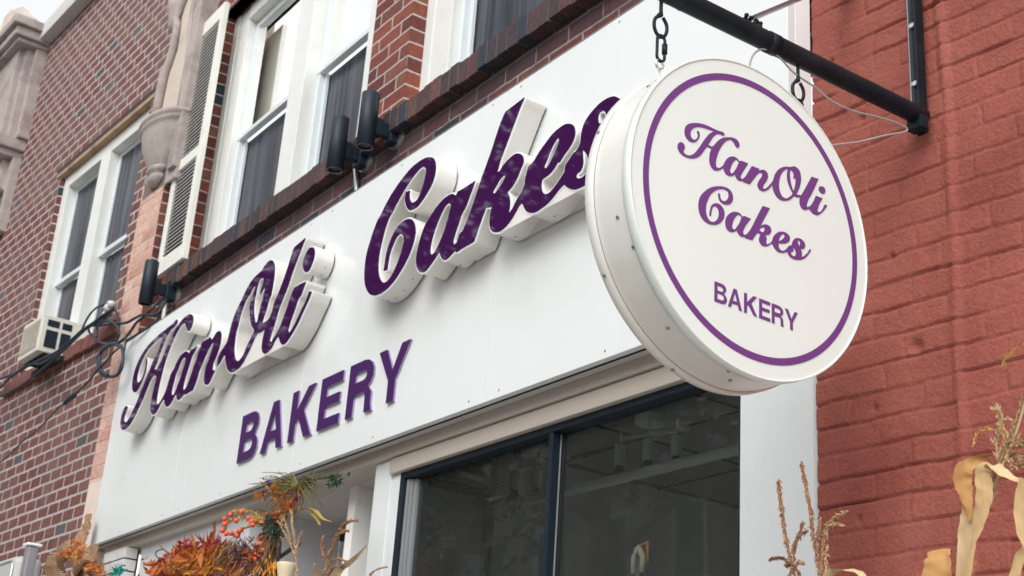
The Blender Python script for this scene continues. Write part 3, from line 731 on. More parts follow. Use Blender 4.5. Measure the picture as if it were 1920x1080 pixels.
# ------------------------------------------------------------------ painted brick wall at the right (displaced mesh, thick paint over uneven brick)
def red_wall():
    X1, Z1 = 2.6, 9.5
    xs = np.concatenate([np.arange(0, .90, .0038), np.arange(.90, X1+.001, .02)])
    zs = np.concatenate([np.arange(0, 1.95, .03), np.arange(1.95, 4.35, .0038), np.arange(4.35, Z1+.001, .03)])
    X, Z = np.meshgrid(xs, zs)
    def vnoise(x, z, s, seed):
        r = np.random.default_rng(seed); T = r.random((256, 256))
        a = x*s; c = z*s; i = np.floor(a).astype(int); j = np.floor(c).astype(int); u = a-i; v = c-j
        u = u*u*(3-2*u); v = v*v*(3-2*v)
        g = lambda p, q: T[p % 256, q % 256]
        return (g(i, j)*(1-u)+g(i+1, j)*u)*(1-v)+(g(i, j+1)*(1-u)+g(i+1, j+1)*u)*v - .5
    hC, wB = .0665, .212
    zz = Z + .010*vnoise(X, Z, 3, 1) + .005*vnoise(X, Z, 14, 2)
    row = np.floor(zz/hC); fv = zz/hC-row
    rr = np.random.default_rng(11); Tr = rr.random((512, 64))
    xx = X + .012*vnoise(X, Z, 9, 3)
    sh = (row.astype(int) % 2)*.5 + Tr[row.astype(int) % 512, 0]*.25
    col = np.floor(xx/wB+sh); fu = xx/wB+sh-col
    ri = row.astype(int) % 512; ci = (col.astype(int) % 20)
    off = (Tr[ri, 1+ci]-.5)*.0048; tilt = (Tr[ri, 22+ci]-.45)*.0050; jd = (.0004+.0052*Tr[ri, 43+ci]**2)*(.35+1.3*np.clip(vnoise(X, Z*2.5, 7, 21)+.5, 0, 1))
    du = np.minimum(fu, 1-fu)*wB; top = (1-fv)*hC; bot = fv*hC
    def ss(a, w): t = np.clip(a/w, 0, 1); return t*t*(3-2*t)
    mw = .0035
    prof = ss(du-mw*.5, .012)*.3+.7
    profz = ss(top-mw*.3, .006)*ss(bot-mw*.8, .0035)       # a crisp lower arris, a soft upper one
    hgt = off + tilt*(.5-fv)
    jv = (-.0020-jd)*(1-profz) + (-.0020)*(1-ss(du-mw*.4, .006))*profz
    D = hgt*np.minimum(profz, prof) + jv
    D += .0014*vnoise(X, Z, 26, 4) + .0014*vnoise(X, Z, 70, 5) + .0010*vnoise(X, Z, 140, 6) + .003*vnoise(X, Z, 4, 7)
    # a few pits and a rough mortar ridge
    for (px_, pz_, r_, d_) in ((.16, 3.42, .012, .014), (.30, 2.75, .018, .016), (.175, 2.62, .01, .01), (.07, 3.63, .006, .01), (.24, 3.0, .008, .008), (.35, 2.98, .02, .006), (.12, 2.36, .008, .01)):
        D -= d_*np.exp(-((X-px_)**2+(Z-pz_)**2)/r_**2)
    # a wavering vertical seam where the two walls were joined
    seam = .415+.012*vnoise(Z*0+.3, Z, 3, 9)
    D += .011*np.exp(-((X-seam)/.013)**2)*(vnoise(X, Z, 9, 12)+.6) - .003*ss(X-seam, .02)
    # ragged edge against the white pier
    edge = .004*vnoise(Z*0+2.7, Z, 22, 14)
    Xo = X + np.where(X < .001, edge+.002, 0)
    verts = np.stack([Xo.ravel(), (-D).ravel(), Z.ravel()], 1)
    ny, nx = X.shape
    a = (np.arange(ny-1)[:, None]*nx+np.arange(nx-1)[None, :]).ravel()
    F = np.stack([a, a+1, a+nx+1, a+nx], 1)
    # returned side edge at x=0
    base = len(verts); side = np.stack([np.full(ny, Xo[0, 0]), np.full(ny, .10), zs], 1)
    verts = np.vstack([verts, side]); s = np.arange(ny-1)
    F2 = np.stack([base+s, s*nx, (s+1)*nx, base+s+1], 1)
    F = np.vstack([F, F2])
    me = bpy.data.meshes.new('painted_brick_wall')
    me.vertices.add(len(verts)); me.vertices.foreach_set('co', verts.ravel())
    me.loops.add(F.size); me.loops.foreach_set('vertex_index', F.ravel())
    me.polygons.add(len(F)); me.polygons.foreach_set('loop_start', np.arange(0, F.size, 4)); me.polygons.foreach_set('loop_total', np.full(len(F), 4))
    me.polygons.foreach_set('use_smooth', np.ones(len(F), bool))
    me.update(calc_edges=True); me.validate()
    o = bpy.data.objects.new('painted_brick_wall', me); COL.objects.link(o)
    m, nt, bs, out = newmat('terracotta_masonry_paint')
    tc = N(nt, 'ShaderNodeTexCoord')
    n1 = N(nt, 'ShaderNodeTexNoise', ins={'Scale': 3, 'Detail': 8, 'Roughness': .6}); lk(nt, tc.outputs['Object'], n1.inputs['Vector'])
    r1 = N(nt, 'ShaderNodeValToRGB'); r1.color_ramp.elements[0].position = .3; r1.color_ramp.elements[1].position = .72
    r1.color_ramp.elements[0].color = rgb((.235, .063, .048)); r1.color_ramp.elements[1].color = rgb((.355, .108, .080))
    lk(nt, n1.outputs['Fac'], r1.inputs[0])
    n2 = N(nt, 'ShaderNodeTexNoise', ins={'Scale': 130, 'Detail': 5}); lk(nt, tc.outputs['Object'], n2.inputs['Vector'])
    r2 = N(nt, 'ShaderNodeMapRange', ins={'From Min': .3, 'From Max': .7, 'To Min': .86, 'To Max': 1.12}); lk(nt, n2.outputs['Fac'], r2.inputs['Value'])
    mx = N(nt, 'ShaderNodeMix', data_type='RGBA', blend_type='MULTIPLY'); mx.inputs['Factor'].default_value = 1
    lk(nt, r1.outputs[0], mx.inputs['A']); lk(nt, r2.outputs[0], mx.inputs['B'])
    # chalky bloom patches
    n4 = N(nt, 'ShaderNodeTexNoise', ins={'Scale': 5.5, 'Detail': 9, 'Roughness': .7}); lk(nt, tc.outputs['Object'], n4.inputs['Vector'])
    r4 = N(nt, 'ShaderNodeMapRange', ins={'From Min': .58, 'From Max': .8, 'To Max': .25}); lk(nt, n4.outputs['Fac'], r4.inputs['Value'])
    m4 = N(nt, 'ShaderNodeMix', data_type='RGBA'); m4.inputs['B'].default_value = (.46, .24, .23, 1)
    lk(nt, r4.outputs[0], m4.inputs['Factor']); lk(nt, mx.outputs['Result'], m4.inputs['A'])
    lk(nt, m4.outputs['Result'], bs.inputs['Base Color'])
    bs.inputs['Roughness'].default_value = .7; bs.inputs['Specular IOR Level'].default_value = .18
    bp = N(nt, 'ShaderNodeBump', ins={'Strength': .8, 'Distance': .004}); lk(nt, n2.outputs['Fac'], bp.inputs['Height']); lk(nt, bp.outputs[0], bs.inputs['Normal'])
    me.materials.append(m)
    o.location = (-2.3395, 2.487, 0); o.rotation_euler = (0, 0, math.atan(.068))
    return o
rw = tag(red_wall(), 'thickly painted terracotta brick wall to the right of the white corner pier', 'wall')

# ------------------------------------------------------------------ fascia sign panel
nt = M_['fascia'].node_tree; pb = [n for n in nt.nodes if n.type == 'BSDF_PRINCIPLED'][0]; src_ = pb.inputs['Base Color'].links[0].from_socket
tc = N(nt, 'ShaderNodeTexCoord'); sx = N(nt, 'ShaderNodeSeparateXYZ'); lk(nt, tc.outputs['Object'], sx.inputs[0])
mp = N(nt, 'ShaderNodeMapping'); mp.inputs['Scale'].default_value = (7, 1, 1.8); lk(nt, tc.outputs['Object'], mp.inputs[0])
ns = N(nt, 'ShaderNodeTexNoise', ins={'Scale': 1.0, 'Detail': 6, 'Roughness': .6}); lk(nt, mp.outputs[0], ns.inputs['Vector'])
nb2 = N(nt, 'ShaderNodeTexNoise', ins={'Scale': 2.2, 'Detail': 5}); lk(nt, tc.outputs['Object'], nb2.inputs['Vector'])
zz_ = math_(nt, 'ADD', sx.outputs['Z'], math_(nt, 'MULTIPLY', nb2.outputs['Fac'], .18))
m1 = N(nt, 'ShaderNodeMapRange', interpolation_type='SMOOTHSTEP', ins={'From Min': 3.18, 'From Max': 3.60}); lk(nt, zz_, m1.inputs['Value'])
m2 = N(nt, 'ShaderNodeMapRange', interpolation_type='SMOOTHSTEP', ins={'From Min': 3.95, 'From Max': 3.66}); lk(nt, zz_, m2.inputs['Value'])
m3 = N(nt, 'ShaderNodeMapRange', ins={'From Min': .36, 'From Max': .68}); lk(nt, ns.outputs['Fac'], m3.inputs['Value'])
m4 = N(nt, 'ShaderNodeMapRange', ins={'From Min': .40, 'From Max': .62}); lk(nt, nb2.outputs['Fac'], m4.inputs['Value'])
st = math_(nt, 'MULTIPLY', math_(nt, 'MULTIPLY', m1.outputs[0], m2.outputs[0]), math_(nt, 'MULTIPLY', math_(nt, 'ADD', math_(nt, 'MULTIPLY', m3.outputs[0], .6), .3), m4.outputs[0]))
sm_ = N(nt, 'ShaderNodeMix', data_type='RGBA'); sm_.inputs['B'].default_value = (.50, .44, .38, 1); lk(nt, math_(nt, 'MULTIPLY', st, .42), sm_.inputs['Factor']); lk(nt, src_, sm_.inputs['A']); lk(nt, sm_.outputs['Result'], pb.inputs['Base Color'])
wb_ = N(nt, 'ShaderNodeTexNoise', ins={'Scale': 1.6, 'Detail': 2}); lk(nt, tc.outputs['Object'], wb_.inputs['Vector'])
bb_ = N(nt, 'ShaderNodeBump', ins={'Strength': .25, 'Distance': .02}); lk(nt, wb_.outputs['Fac'], bb_.inputs['Height']); lk(nt, bb_.outputs[0], pb.inputs['Normal']); pb.inputs['Roughness'].default_value = .16
fp = thing('sign_fascia', 'long glossy white fascia board above the shop window carrying the raised letters', 'sign board', (-5, 2.4, 2.95))
seams = (-6.508, -5.19, -3.748)
xs_ = [-7.65, *seams, -2.341]
for xx in seams:
    b = MB(); b.box(xx-.0022, xx+.0022, 2.4266, 2.4271, 2.95, 4.137); b.build('panel_seam', M_['black'], fp)
for a, c in zip(xs_[:-1], xs_[1:]):
    b = MB(); b.bevbox(a+.0012, c-.0012, 2.40, 2.4265, 2.948, 4.139, .0015); b.build('panel', M_['fascia'], fp)
b = MB(); b.bevbox(-7.649, -2.3418, 2.4272, 2.487, 2.9505, 4.137, .002); b.build('backing_box', M_['whitetrim'], fp)
b = MB(); b.bevbox(-7.652, -2.340, 2.398, 2.49, 4.1395, 4.1435, .001); b.build('top_trim', plain('anodised_trim', (.30, .30, .31), rough=.4, metal=.6), fp)
b = MB()
for xx in [-7.2, -6.6, -6.4, -5.9, -5.3, -5.1, -4.5, -3.84, -3.66, -3.1, -2.6]:
    for zz in (2.972, 4.118):
        b.lathe([(0, 2.3985), (.0035, 2.3985), (.0045, 2.3995)], (xx, 0, zz), 'y', 8)
b.build('rivet', M_['steel'], fp)

# raised script lettering
HANOLI = [(-6.5751,3.9717),(-6.6242,3.9645),(-6.7124,3.958),(-6.8207,3.9505),(-6.9098,3.9375),(-6.9958,3.9135),(-7.0589,3.8795),(-7.093,3.8457),(-7.1142,3.805),(-7.1112,3.7514),(-7.097,3.7143),(-7.0533,3.6841),(-7.0134,3.6828),(-6.9788,3.703),(-6.9456,3.7363),(-6.9249,3.7762),(-6.9274,3.814),(-6.9328,3.8415,1),(-6.9507,3.8515,1),(-6.9472,3.8262),(-6.9431,3.7953),(-6.9532,3.7641),(-6.976,3.7395),(-7.0054,3.7294),(-7.0356,3.7418),(-7.049,3.7712),(-7.0443,3.804),(-7.0234,3.8444),(-6.9932,3.8749),(-6.9503,3.8985),(-6.881,3.9151),(-6.809,3.9232),(-6.7445,3.9247,1),(-6.7685,3.8722),(-6.8062,3.8296),(-6.8407,3.8009),(-6.8648,3.7696),(-6.8959,3.7324),(-6.9182,3.6968),(-6.9565,3.6537),(-6.993,3.6062),(-7.0333,3.5668),(-7.0616,3.5431),(-7.0948,3.5295),(-7.1214,3.533),(-7.1425,3.552),(-7.1409,3.574),(-7.1259,3.5951),(-7.1211,3.6146),(-7.1406,3.6262),(-7.1646,3.6237),(-7.1873,3.6078),(-7.1965,3.5741),(-7.1901,3.5355),(-7.1683,3.5071),(-7.1316,3.4914),(-7.0856,3.489),(-7.0327,3.5024),(-6.993,3.5219),(-6.958,3.5513),(-6.9251,3.5846),(-6.8923,3.6178),(-6.8614,3.6549),(-6.8375,3.6861),(-6.8166,3.707),(-6.7941,3.7153),(-6.7594,3.7103,1),(-6.7456,3.6999,1),(-6.7409,3.6825),(-6.7528,3.6418),(-6.7592,3.5927),(-6.7591,3.5461),(-6.747,3.5186),(-6.7221,3.4974),(-6.6995,3.4875),(-6.672,3.4872),(-6.6382,3.5031),(-6.6054,3.5314),(-6.5741,3.5458,1),(-6.5585,3.5214),(-6.5377,3.5013),(-6.5128,3.4902),(-6.4828,3.4915),(-6.4542,3.5062),(-6.4332,3.5224),(-6.4146,3.5357,1),(-6.3991,3.5185),(-6.3863,3.5037),(-6.3679,3.494),(-6.3434,3.4962),(-6.3172,3.5042),(-6.3013,3.5127,1),(-6.2836,3.5037,1),(-6.243,3.5057),(-6.1925,3.5065,1),(-6.1718,3.5332),(-6.1532,3.5694),(-6.1406,3.6003),(-6.1149,3.628),(-6.1055,3.6393),(-6.0905,3.6594),(-6.0612,3.6878),(-6.0287,3.7067),(-6.0162,3.707),(-6.0132,3.6944),(-6.0219,3.6663),(-6.037,3.643),(-6.0509,3.6161),(-6.0628,3.6055),(-6.0693,3.5802),(-6.0688,3.5467),(-6.0612,3.52),(-6.0404,3.5021),(-6.0197,3.4948),(-5.9926,3.4996),(-5.9693,3.5206),(-5.9466,3.5434),(-5.917,3.5677),(-5.8964,3.5744),(-5.867,3.5985),(-5.8529,3.6056,1),(-5.837,3.5814),(-5.817,3.5473),(-5.7905,3.5178),(-5.7665,3.5015),(-5.7375,3.4919),(-5.711,3.489),(-5.6861,3.4902),(-5.6586,3.4939),(-5.636,3.5013),(-5.6065,3.5196),(-5.5848,3.5397),(-5.5577,3.5647),(-5.5372,3.5881),(-5.5167,3.6114),(-5.5003,3.6208,1),(-5.4633,3.6166),(-5.4265,3.6212,1),(-5.4324,3.5961),(-5.4368,3.5659),(-5.4337,3.534),(-5.4173,3.5113),(-5.3892,3.4964),(-5.3533,3.4987),(-5.3235,3.5097),(-5.303,3.5291),(-5.2841,3.5427),(-5.2686,3.5455,1),(-5.2576,3.5298),(-5.2384,3.5083),(-5.2118,3.4941),(-5.1808,3.4968),(-5.1502,3.5116),(-5.1187,3.5335),(-5.0882,3.5586),(-5.0596,3.5899),(-5.0311,3.6212),(-5.0076,3.6477),(-4.9916,3.6747,1),(-5.0172,3.6842,1),(-5.0405,3.6448),(-5.0724,3.6145),(-5.1011,3.583),(-5.1308,3.5547),(-5.155,3.5399),(-5.1705,3.5388),(-5.1764,3.5485),(-5.1684,3.5767),(-5.1521,3.6088),(-5.1307,3.6456),(-5.1144,3.6777),(-5.0977,3.6852),(-5.0796,3.7106),(-5.0617,3.7411,1),(-5.1202,3.7453),(-5.1709,3.7454,1),(-5.1904,3.7238),(-5.2079,3.6947),(-5.2152,3.6751),(-5.2327,3.6459),(-5.2503,3.6168),(-5.2637,3.5957),(-5.2893,3.5716),(-5.3221,3.5493),(-5.3421,3.5389),(-5.3549,3.5483),(-5.3495,3.5748),(-5.3327,3.6076),(-5.3179,3.6472),(-5.298,3.6917),(-5.2793,3.7177),(-5.2419,3.7697),(-5.2168,3.8188),(-5.1908,3.8645),(-5.1681,3.8985),(-5.1454,3.9325),(-5.1245,3.966,1),(-5.1845,3.9592),(-5.2284,3.954,1),(-5.2397,3.9432),(-5.2509,3.9179),(-5.2711,3.8731),(-5.2964,3.8235),(-5.3237,3.7807),(-5.3536,3.7417),(-5.3685,3.7174),(-5.3766,3.6881),(-5.3934,3.6659),(-5.4282,3.6579),(-5.4652,3.6563,1),(-5.4631,3.6719),(-5.4524,3.6928),(-5.4396,3.718),(-5.4331,3.7417),(-5.4229,3.7644),(-5.4145,3.7748),(-5.4079,3.8049),(-5.4056,3.8427),(-5.407,3.8819),(-5.4159,3.917),(-5.4351,3.945),(-5.4655,3.9641),(-5.5009,3.9664),(-5.5325,3.9556),(-5.5562,3.9413),(-5.5899,3.9358),(-5.644,3.9259),(-5.6813,3.9068),(-5.7165,3.8802),(-5.7437,3.8511),(-5.7722,3.8257),(-5.7996,3.7965),(-5.8189,3.765),(-5.83,3.7313),(-5.8398,3.694),(-5.8481,3.668),(-5.8706,3.6521),(-5.9252,3.6126),(-5.9343,3.5521),(-5.9741,3.5597),(-5.979,3.5907),(-5.9576,3.6171),(-5.9381,3.649),(-5.927,3.6829),(-5.9298,3.717),(-5.9428,3.7389),(-5.9667,3.7518),(-5.998,3.7524),(-6.0307,3.7344),(-6.0506,3.7282,1),(-6.0669,3.747,1),(-6.1148,3.7472),(-6.1648,3.7471,1),(-6.1727,3.7291),(-6.1951,3.702),(-6.2142,3.6551),(-6.2203,3.6497),(-6.2368,3.6176),(-6.2619,3.5755),(-6.2937,3.54),(-6.3125,3.5346),(-6.3258,3.5471),(-6.3237,3.5844),(-6.3069,3.6271),(-6.2886,3.666),(-6.2696,3.7029),(-6.2433,3.7207),(-6.2225,3.7419,1),(-6.2752,3.739),(-6.3135,3.7345),(-6.3209,3.723,1),(-6.34,3.7375),(-6.3668,3.7476),(-6.4054,3.7483),(-6.4445,3.7383),(-6.4783,3.7146),(-6.5018,3.6865),(-6.5237,3.6757),(-6.5449,3.6416),(-6.558,3.6092),(-6.5727,3.5807),(-6.598,3.5562),(-6.6268,3.5394),(-6.6561,3.5343),(-6.6734,3.543),(-6.6799,3.5685),(-6.6801,3.6113),(-6.6753,3.6532),(-6.6654,3.6941),(-6.6588,3.7322),(-6.6522,3.7487),(-6.6356,3.7846),(-6.6114,3.824),(-6.5815,3.8601),(-6.5427,3.8956),(-6.5065,3.9152),(-6.4751,3.9243),(-6.4512,3.9187),(-6.4269,3.8943),(-6.4019,3.8699),(-6.3785,3.8581),(-6.3556,3.865),(-6.3412,3.8826),(-6.3396,3.9071),(-6.3532,3.9314),(-6.3864,3.9511),(-6.4364,3.9582),(-6.4867,3.9535),(-6.5335,3.9387),(-6.5707,3.9211),(-6.5973,3.8987),(-6.6324,3.8748),(-6.6626,3.8385),(-6.6928,3.8021),(-6.7164,3.7713),(-6.7316,3.7639),(-6.7486,3.7497),(-6.7705,3.7468,1),(-6.8007,3.7564,1),(-6.7839,3.7672),(-6.7695,3.7876),(-6.7543,3.817),(-6.7331,3.8541),(-6.7026,3.8907),(-6.6764,3.9154),(-6.6474,3.9329),(-6.604,3.9371),(-6.5715,3.945),(-6.5638,3.9613)]
H1 = [(-6.3805,3.7176),(-6.4082,3.7119),(-6.4277,3.692),(-6.4387,3.67),(-6.4547,3.6561),(-6.471,3.6107),(-6.4804,3.5744),(-6.4761,3.5491),(-6.4544,3.5384),(-6.4333,3.5501),(-6.4142,3.5771),(-6.3871,3.6161),(-6.3694,3.6572),(-6.355,3.6852),(-6.3604,3.7075)]
H2 = [(-5.545,3.6393),(-5.5731,3.613),(-5.6058,3.583),(-5.6254,3.5559),(-5.6485,3.5392),(-5.6784,3.5321),(-5.7083,3.5456),(-5.7318,3.5722),(-5.7488,3.612),(-5.7535,3.6589),(-5.7518,3.6977),(-5.7396,3.7274),(-5.731,3.768),(-5.7132,3.8028),(-5.6874,3.8353),(-5.6502,3.8546),(-5.6278,3.8747),(-5.6125,3.8828),(-5.6058,3.8683),(-5.6147,3.8445),(-5.6229,3.814),(-5.6356,3.8044),(-5.6305,3.7637),(-5.6129,3.7199),(-5.5778,3.6718)]
H3 = [(-5.59,3.8113),(-5.5888,3.7848),(-5.5814,3.7503),(-5.5615,3.7094),(-5.5387,3.6814),(-5.5264,3.6824),(-5.5217,3.7051),(-5.5136,3.735),(-5.5082,3.7625),(-5.498,3.779),(-5.4937,3.8101),(-5.4896,3.8283),(-5.5022,3.8378),(-5.5103,3.8327),(-5.5229,3.8217),(-5.5339,3.8118),(-5.5382,3.8325),(-5.5263,3.8552),(-5.5171,3.8754),(-5.5316,3.8954),(-5.5511,3.9018),(-5.5688,3.8905),(-5.5809,3.8611),(-5.5851,3.8296)]
DOT = [(-5.048,3.8963),(-5.0794,3.8974),(-5.0999,3.8804),(-5.1157,3.8572),(-5.1144,3.8287),(-5.0978,3.802),(-5.0688,3.7865),(-5.0447,3.7891),(-5.025,3.8077),(-5.0123,3.8346),(-5.0134,3.8627),(-5.0262,3.8838)]
CC = [(-4.0957,3.9646),(-4.072,3.9508),(-4.0567,3.9296),(-4.0493,3.9074),(-4.05,3.8744),(-4.0616,3.8455),(-4.0818,3.8252),(-4.107,3.8066),(-4.1329,3.7909),(-4.1599,3.7809),(-4.1889,3.7807),(-4.2141,3.7851),(-4.2367,3.8013),(-4.2533,3.8244),(-4.2631,3.8504),(-4.2627,3.8673),(-4.2583,3.8784,1),(-4.2311,3.8736,1),(-4.2293,3.8498),(-4.2212,3.8301),(-4.202,3.813),(-4.1793,3.8085),(-4.161,3.8146),(-4.1451,3.834),(-4.1309,3.8623),(-4.1217,3.8924),(-4.1201,3.917),(-4.1303,3.9343),(-4.1474,3.9441),(-4.1738,3.9426),(-4.2014,3.933),(-4.2332,3.9177),(-4.2688,3.895),(-4.2996,3.8718),(-4.33,3.8454),(-4.3556,3.82),(-4.3707,3.8099),(-4.3892,3.782),(-4.4073,3.7349),(-4.4188,3.6897),(-4.4229,3.6423),(-4.4162,3.5993),(-4.3958,3.5599),(-4.3653,3.5334),(-4.339,3.5293),(-4.3143,3.5395),(-4.2858,3.5637),(-4.2597,3.5994),(-4.2434,3.6344),(-4.2381,3.6656),(-4.2474,3.6906),(-4.2699,3.7053),(-4.2924,3.7015),(-4.3148,3.679),(-4.3349,3.6447),(-4.3415,3.6099),(-4.3437,3.5804,1),(-4.3719,3.583,1),(-4.3695,3.6147),(-4.3624,3.6644),(-4.3401,3.7058),(-4.3063,3.7395),(-4.2625,3.754),(-4.2227,3.7518),(-4.1871,3.735),(-4.1669,3.7118),(-4.1539,3.6783),(-4.1579,3.6434),(-4.176,3.6023),(-4.2078,3.5654),(-4.2474,3.5341),(-4.2949,3.5085),(-4.3453,3.4942),(-4.3992,3.4931),(-4.435,3.5007),(-4.4738,3.5206),(-4.5056,3.555),(-4.5264,3.6022),(-4.5331,3.6495),(-4.5301,3.7018),(-4.5147,3.7467),(-4.4946,3.7862),(-4.4679,3.8274),(-4.4439,3.8472),(-4.418,3.8744),(-4.3823,3.9038),(-4.3364,3.9322),(-4.2898,3.9541),(-4.2429,3.9712),(-4.1996,3.9779),(-4.1557,3.9784),(-4.121,3.9731)]
AKES = [(-3.9085,3.7451),(-3.9359,3.7489),(-3.9715,3.7454),(-4.0061,3.7332),(-4.04,3.7152),(-4.0692,3.6954),(-4.0882,3.6784),(-4.1122,3.6359),(-4.1262,3.5903),(-4.1282,3.5481),(-4.113,3.5152),(-4.0841,3.4925),(-4.0551,3.4855),(-4.0264,3.496),(-3.9987,3.5119),(-3.9769,3.526),(-3.9651,3.5345,1),(-3.9549,3.5191),(-3.9367,3.498),(-3.9176,3.4897),(-3.8917,3.4927),(-3.8725,3.4996),(-3.857,3.5047,1),(-3.8459,3.4961,1),(-3.7868,3.5005),(-3.7755,3.5002),(-3.7354,3.5016,1),(-3.7273,3.515),(-3.7099,3.5496),(-3.6921,3.5806),(-3.6732,3.6119,1),(-3.6542,3.6047),(-3.6361,3.6024,1),(-3.643,3.5807),(-3.6463,3.5518),(-3.6415,3.5269),(-3.6271,3.5073),(-3.6053,3.4952),(-3.5727,3.4885),(-3.542,3.494),(-3.5078,3.5118),(-3.4844,3.5315),(-3.4659,3.5478),(-3.4525,3.5506,1),(-3.4412,3.5312),(-3.4266,3.5123),(-3.4052,3.4989),(-3.3796,3.4908),(-3.3406,3.4917),(-3.3026,3.4991),(-3.2705,3.513),(-3.2436,3.5285),(-3.2221,3.5355,1),(-3.2079,3.5213),(-3.1906,3.5088),(-3.162,3.4961),(-3.1299,3.4923),(-3.0898,3.4946),(-3.0367,3.492),(-2.9939,3.4987),(-2.9565,3.5147),(-2.9287,3.543),(-2.9376,3.5525),(-2.966,3.5303),(-2.9909,3.5187),(-2.9967,3.542),(-2.983,3.5625),(-2.9881,3.5919),(-2.9966,3.6228),(-2.9881,3.6424),(-2.966,3.652),(-2.9375,3.6587),(-2.9223,3.6708),(-2.9237,3.6944),(-2.9377,3.7165),(-2.9581,3.7333),(-2.9819,3.7505),(-3.0153,3.7589),(-3.0519,3.7578),(-3.0849,3.7478),(-3.1112,3.7349),(-3.1305,3.7189),(-3.1411,3.6993),(-3.1462,3.6776),(-3.1472,3.659),(-3.1524,3.6469),(-3.1635,3.6346),(-3.1822,3.63),(-3.1937,3.6213),(-3.2216,3.5991),(-3.2246,3.5797,1),(-3.2422,3.5657),(-3.2736,3.5455),(-3.3012,3.5339),(-3.3232,3.537),(-3.339,3.5499),(-3.349,3.5758),(-3.3463,3.598,1),(-3.303,3.6039),(-3.28,3.6146),(-3.2597,3.6287),(-3.2597,3.6285),(-3.2291,3.6444),(-3.2056,3.658),(-3.1861,3.6767),(-3.1782,3.6999),(-3.1828,3.7209),(-3.1947,3.7378),(-3.2133,3.749),(-3.2352,3.7555),(-3.2676,3.7551),(-3.3032,3.7473),(-3.3383,3.7292),(-3.3734,3.7083),(-3.4083,3.6822),(-3.4292,3.6769),(-3.4394,3.6543),(-3.447,3.6308),(-3.4485,3.6117),(-3.4588,3.5991),(-3.4936,3.5672),(-3.512,3.5474),(-3.5301,3.5379,1),(-3.5261,3.5703),(-3.5326,3.5989),(-3.5482,3.6243,1),(-3.5171,3.6365),(-3.4936,3.6578),(-3.476,3.6844),(-3.4629,3.7061),(-3.463,3.7128),(-3.4662,3.724),(-3.4796,3.7399),(-3.5003,3.7514),(-3.5245,3.7564),(-3.5478,3.7526),(-3.5709,3.7461),(-3.5874,3.7389),(-3.6098,3.7241),(-3.6182,3.7262),(-3.6149,3.743),(-3.6056,3.7669),(-3.5855,3.8003),(-3.5653,3.8337),(-3.5452,3.867),(-3.5251,3.9003),(-3.505,3.9335),(-3.4912,3.9511),(-3.4853,3.9621,1),(-3.5396,3.9572),(-3.5965,3.9528,1),(-3.6031,3.9469),(-3.6208,3.9238),(-3.6443,3.8807),(-3.6671,3.8319),(-3.6906,3.7887),(-3.719,3.7403),(-3.7455,3.6877),(-3.7676,3.6438),(-3.7952,3.5983),(-3.8194,3.5687),(-3.8332,3.5646),(-3.8517,3.5347),(-3.8659,3.5324),(-3.8736,3.5451),(-3.8658,3.5701),(-3.8479,3.6056),(-3.8298,3.6392),(-3.812,3.6556),(-3.7875,3.6939),(-3.7704,3.7242),(-3.7616,3.7435,1),(-3.8244,3.741),(-3.8726,3.7419,1),(-3.8783,3.736),(-3.8839,3.7292,1),(-3.8964,3.7387)]
AH = [[(-3.9238,3.714),(-3.944,3.7144),(-3.9643,3.7001),(-3.9872,3.6732),(-3.9983,3.6574),(-4.017,3.6229),(-4.029,3.5843),(-4.0304,3.5567),(-4.0187,3.5411),(-4.0035,3.5413),(-3.9823,3.559),(-3.9572,3.5894),(-3.9384,3.6217),(-3.9259,3.6554),(-3.9184,3.679),(-3.9143,3.7014)],[(-3.5743,3.6967),(-3.5976,3.6908),(-3.6221,3.6709),(-3.638,3.6556),(-3.6288,3.6476),(-3.6043,3.6577),(-3.5798,3.6758),(-3.5685,3.6885)],[(-3.2709,3.7198),(-3.2888,3.7098),(-3.3086,3.6883),(-3.3245,3.6627),(-3.338,3.6388),(-3.3301,3.6323),(-3.3151,3.639),(-3.2886,3.6684),(-3.2726,3.6913),(-3.2643,3.7111)],[(-3.0396,3.7247),(-3.0561,3.7216),(-3.0609,3.7047),(-3.05,3.6826),(-3.0335,3.6841),(-3.021,3.6954),(-3.0237,3.7105)],[(-3.132,3.6229),(-3.1301,3.599),(-3.1265,3.5759),(-3.1348,3.5542),(-3.1591,3.5445),(-3.1586,3.5382),(-3.1417,3.5273),(-3.1191,3.5267),(-3.102,3.5389),(-3.0966,3.5553),(-3.1031,3.5825),(-3.1162,3.6062)]]
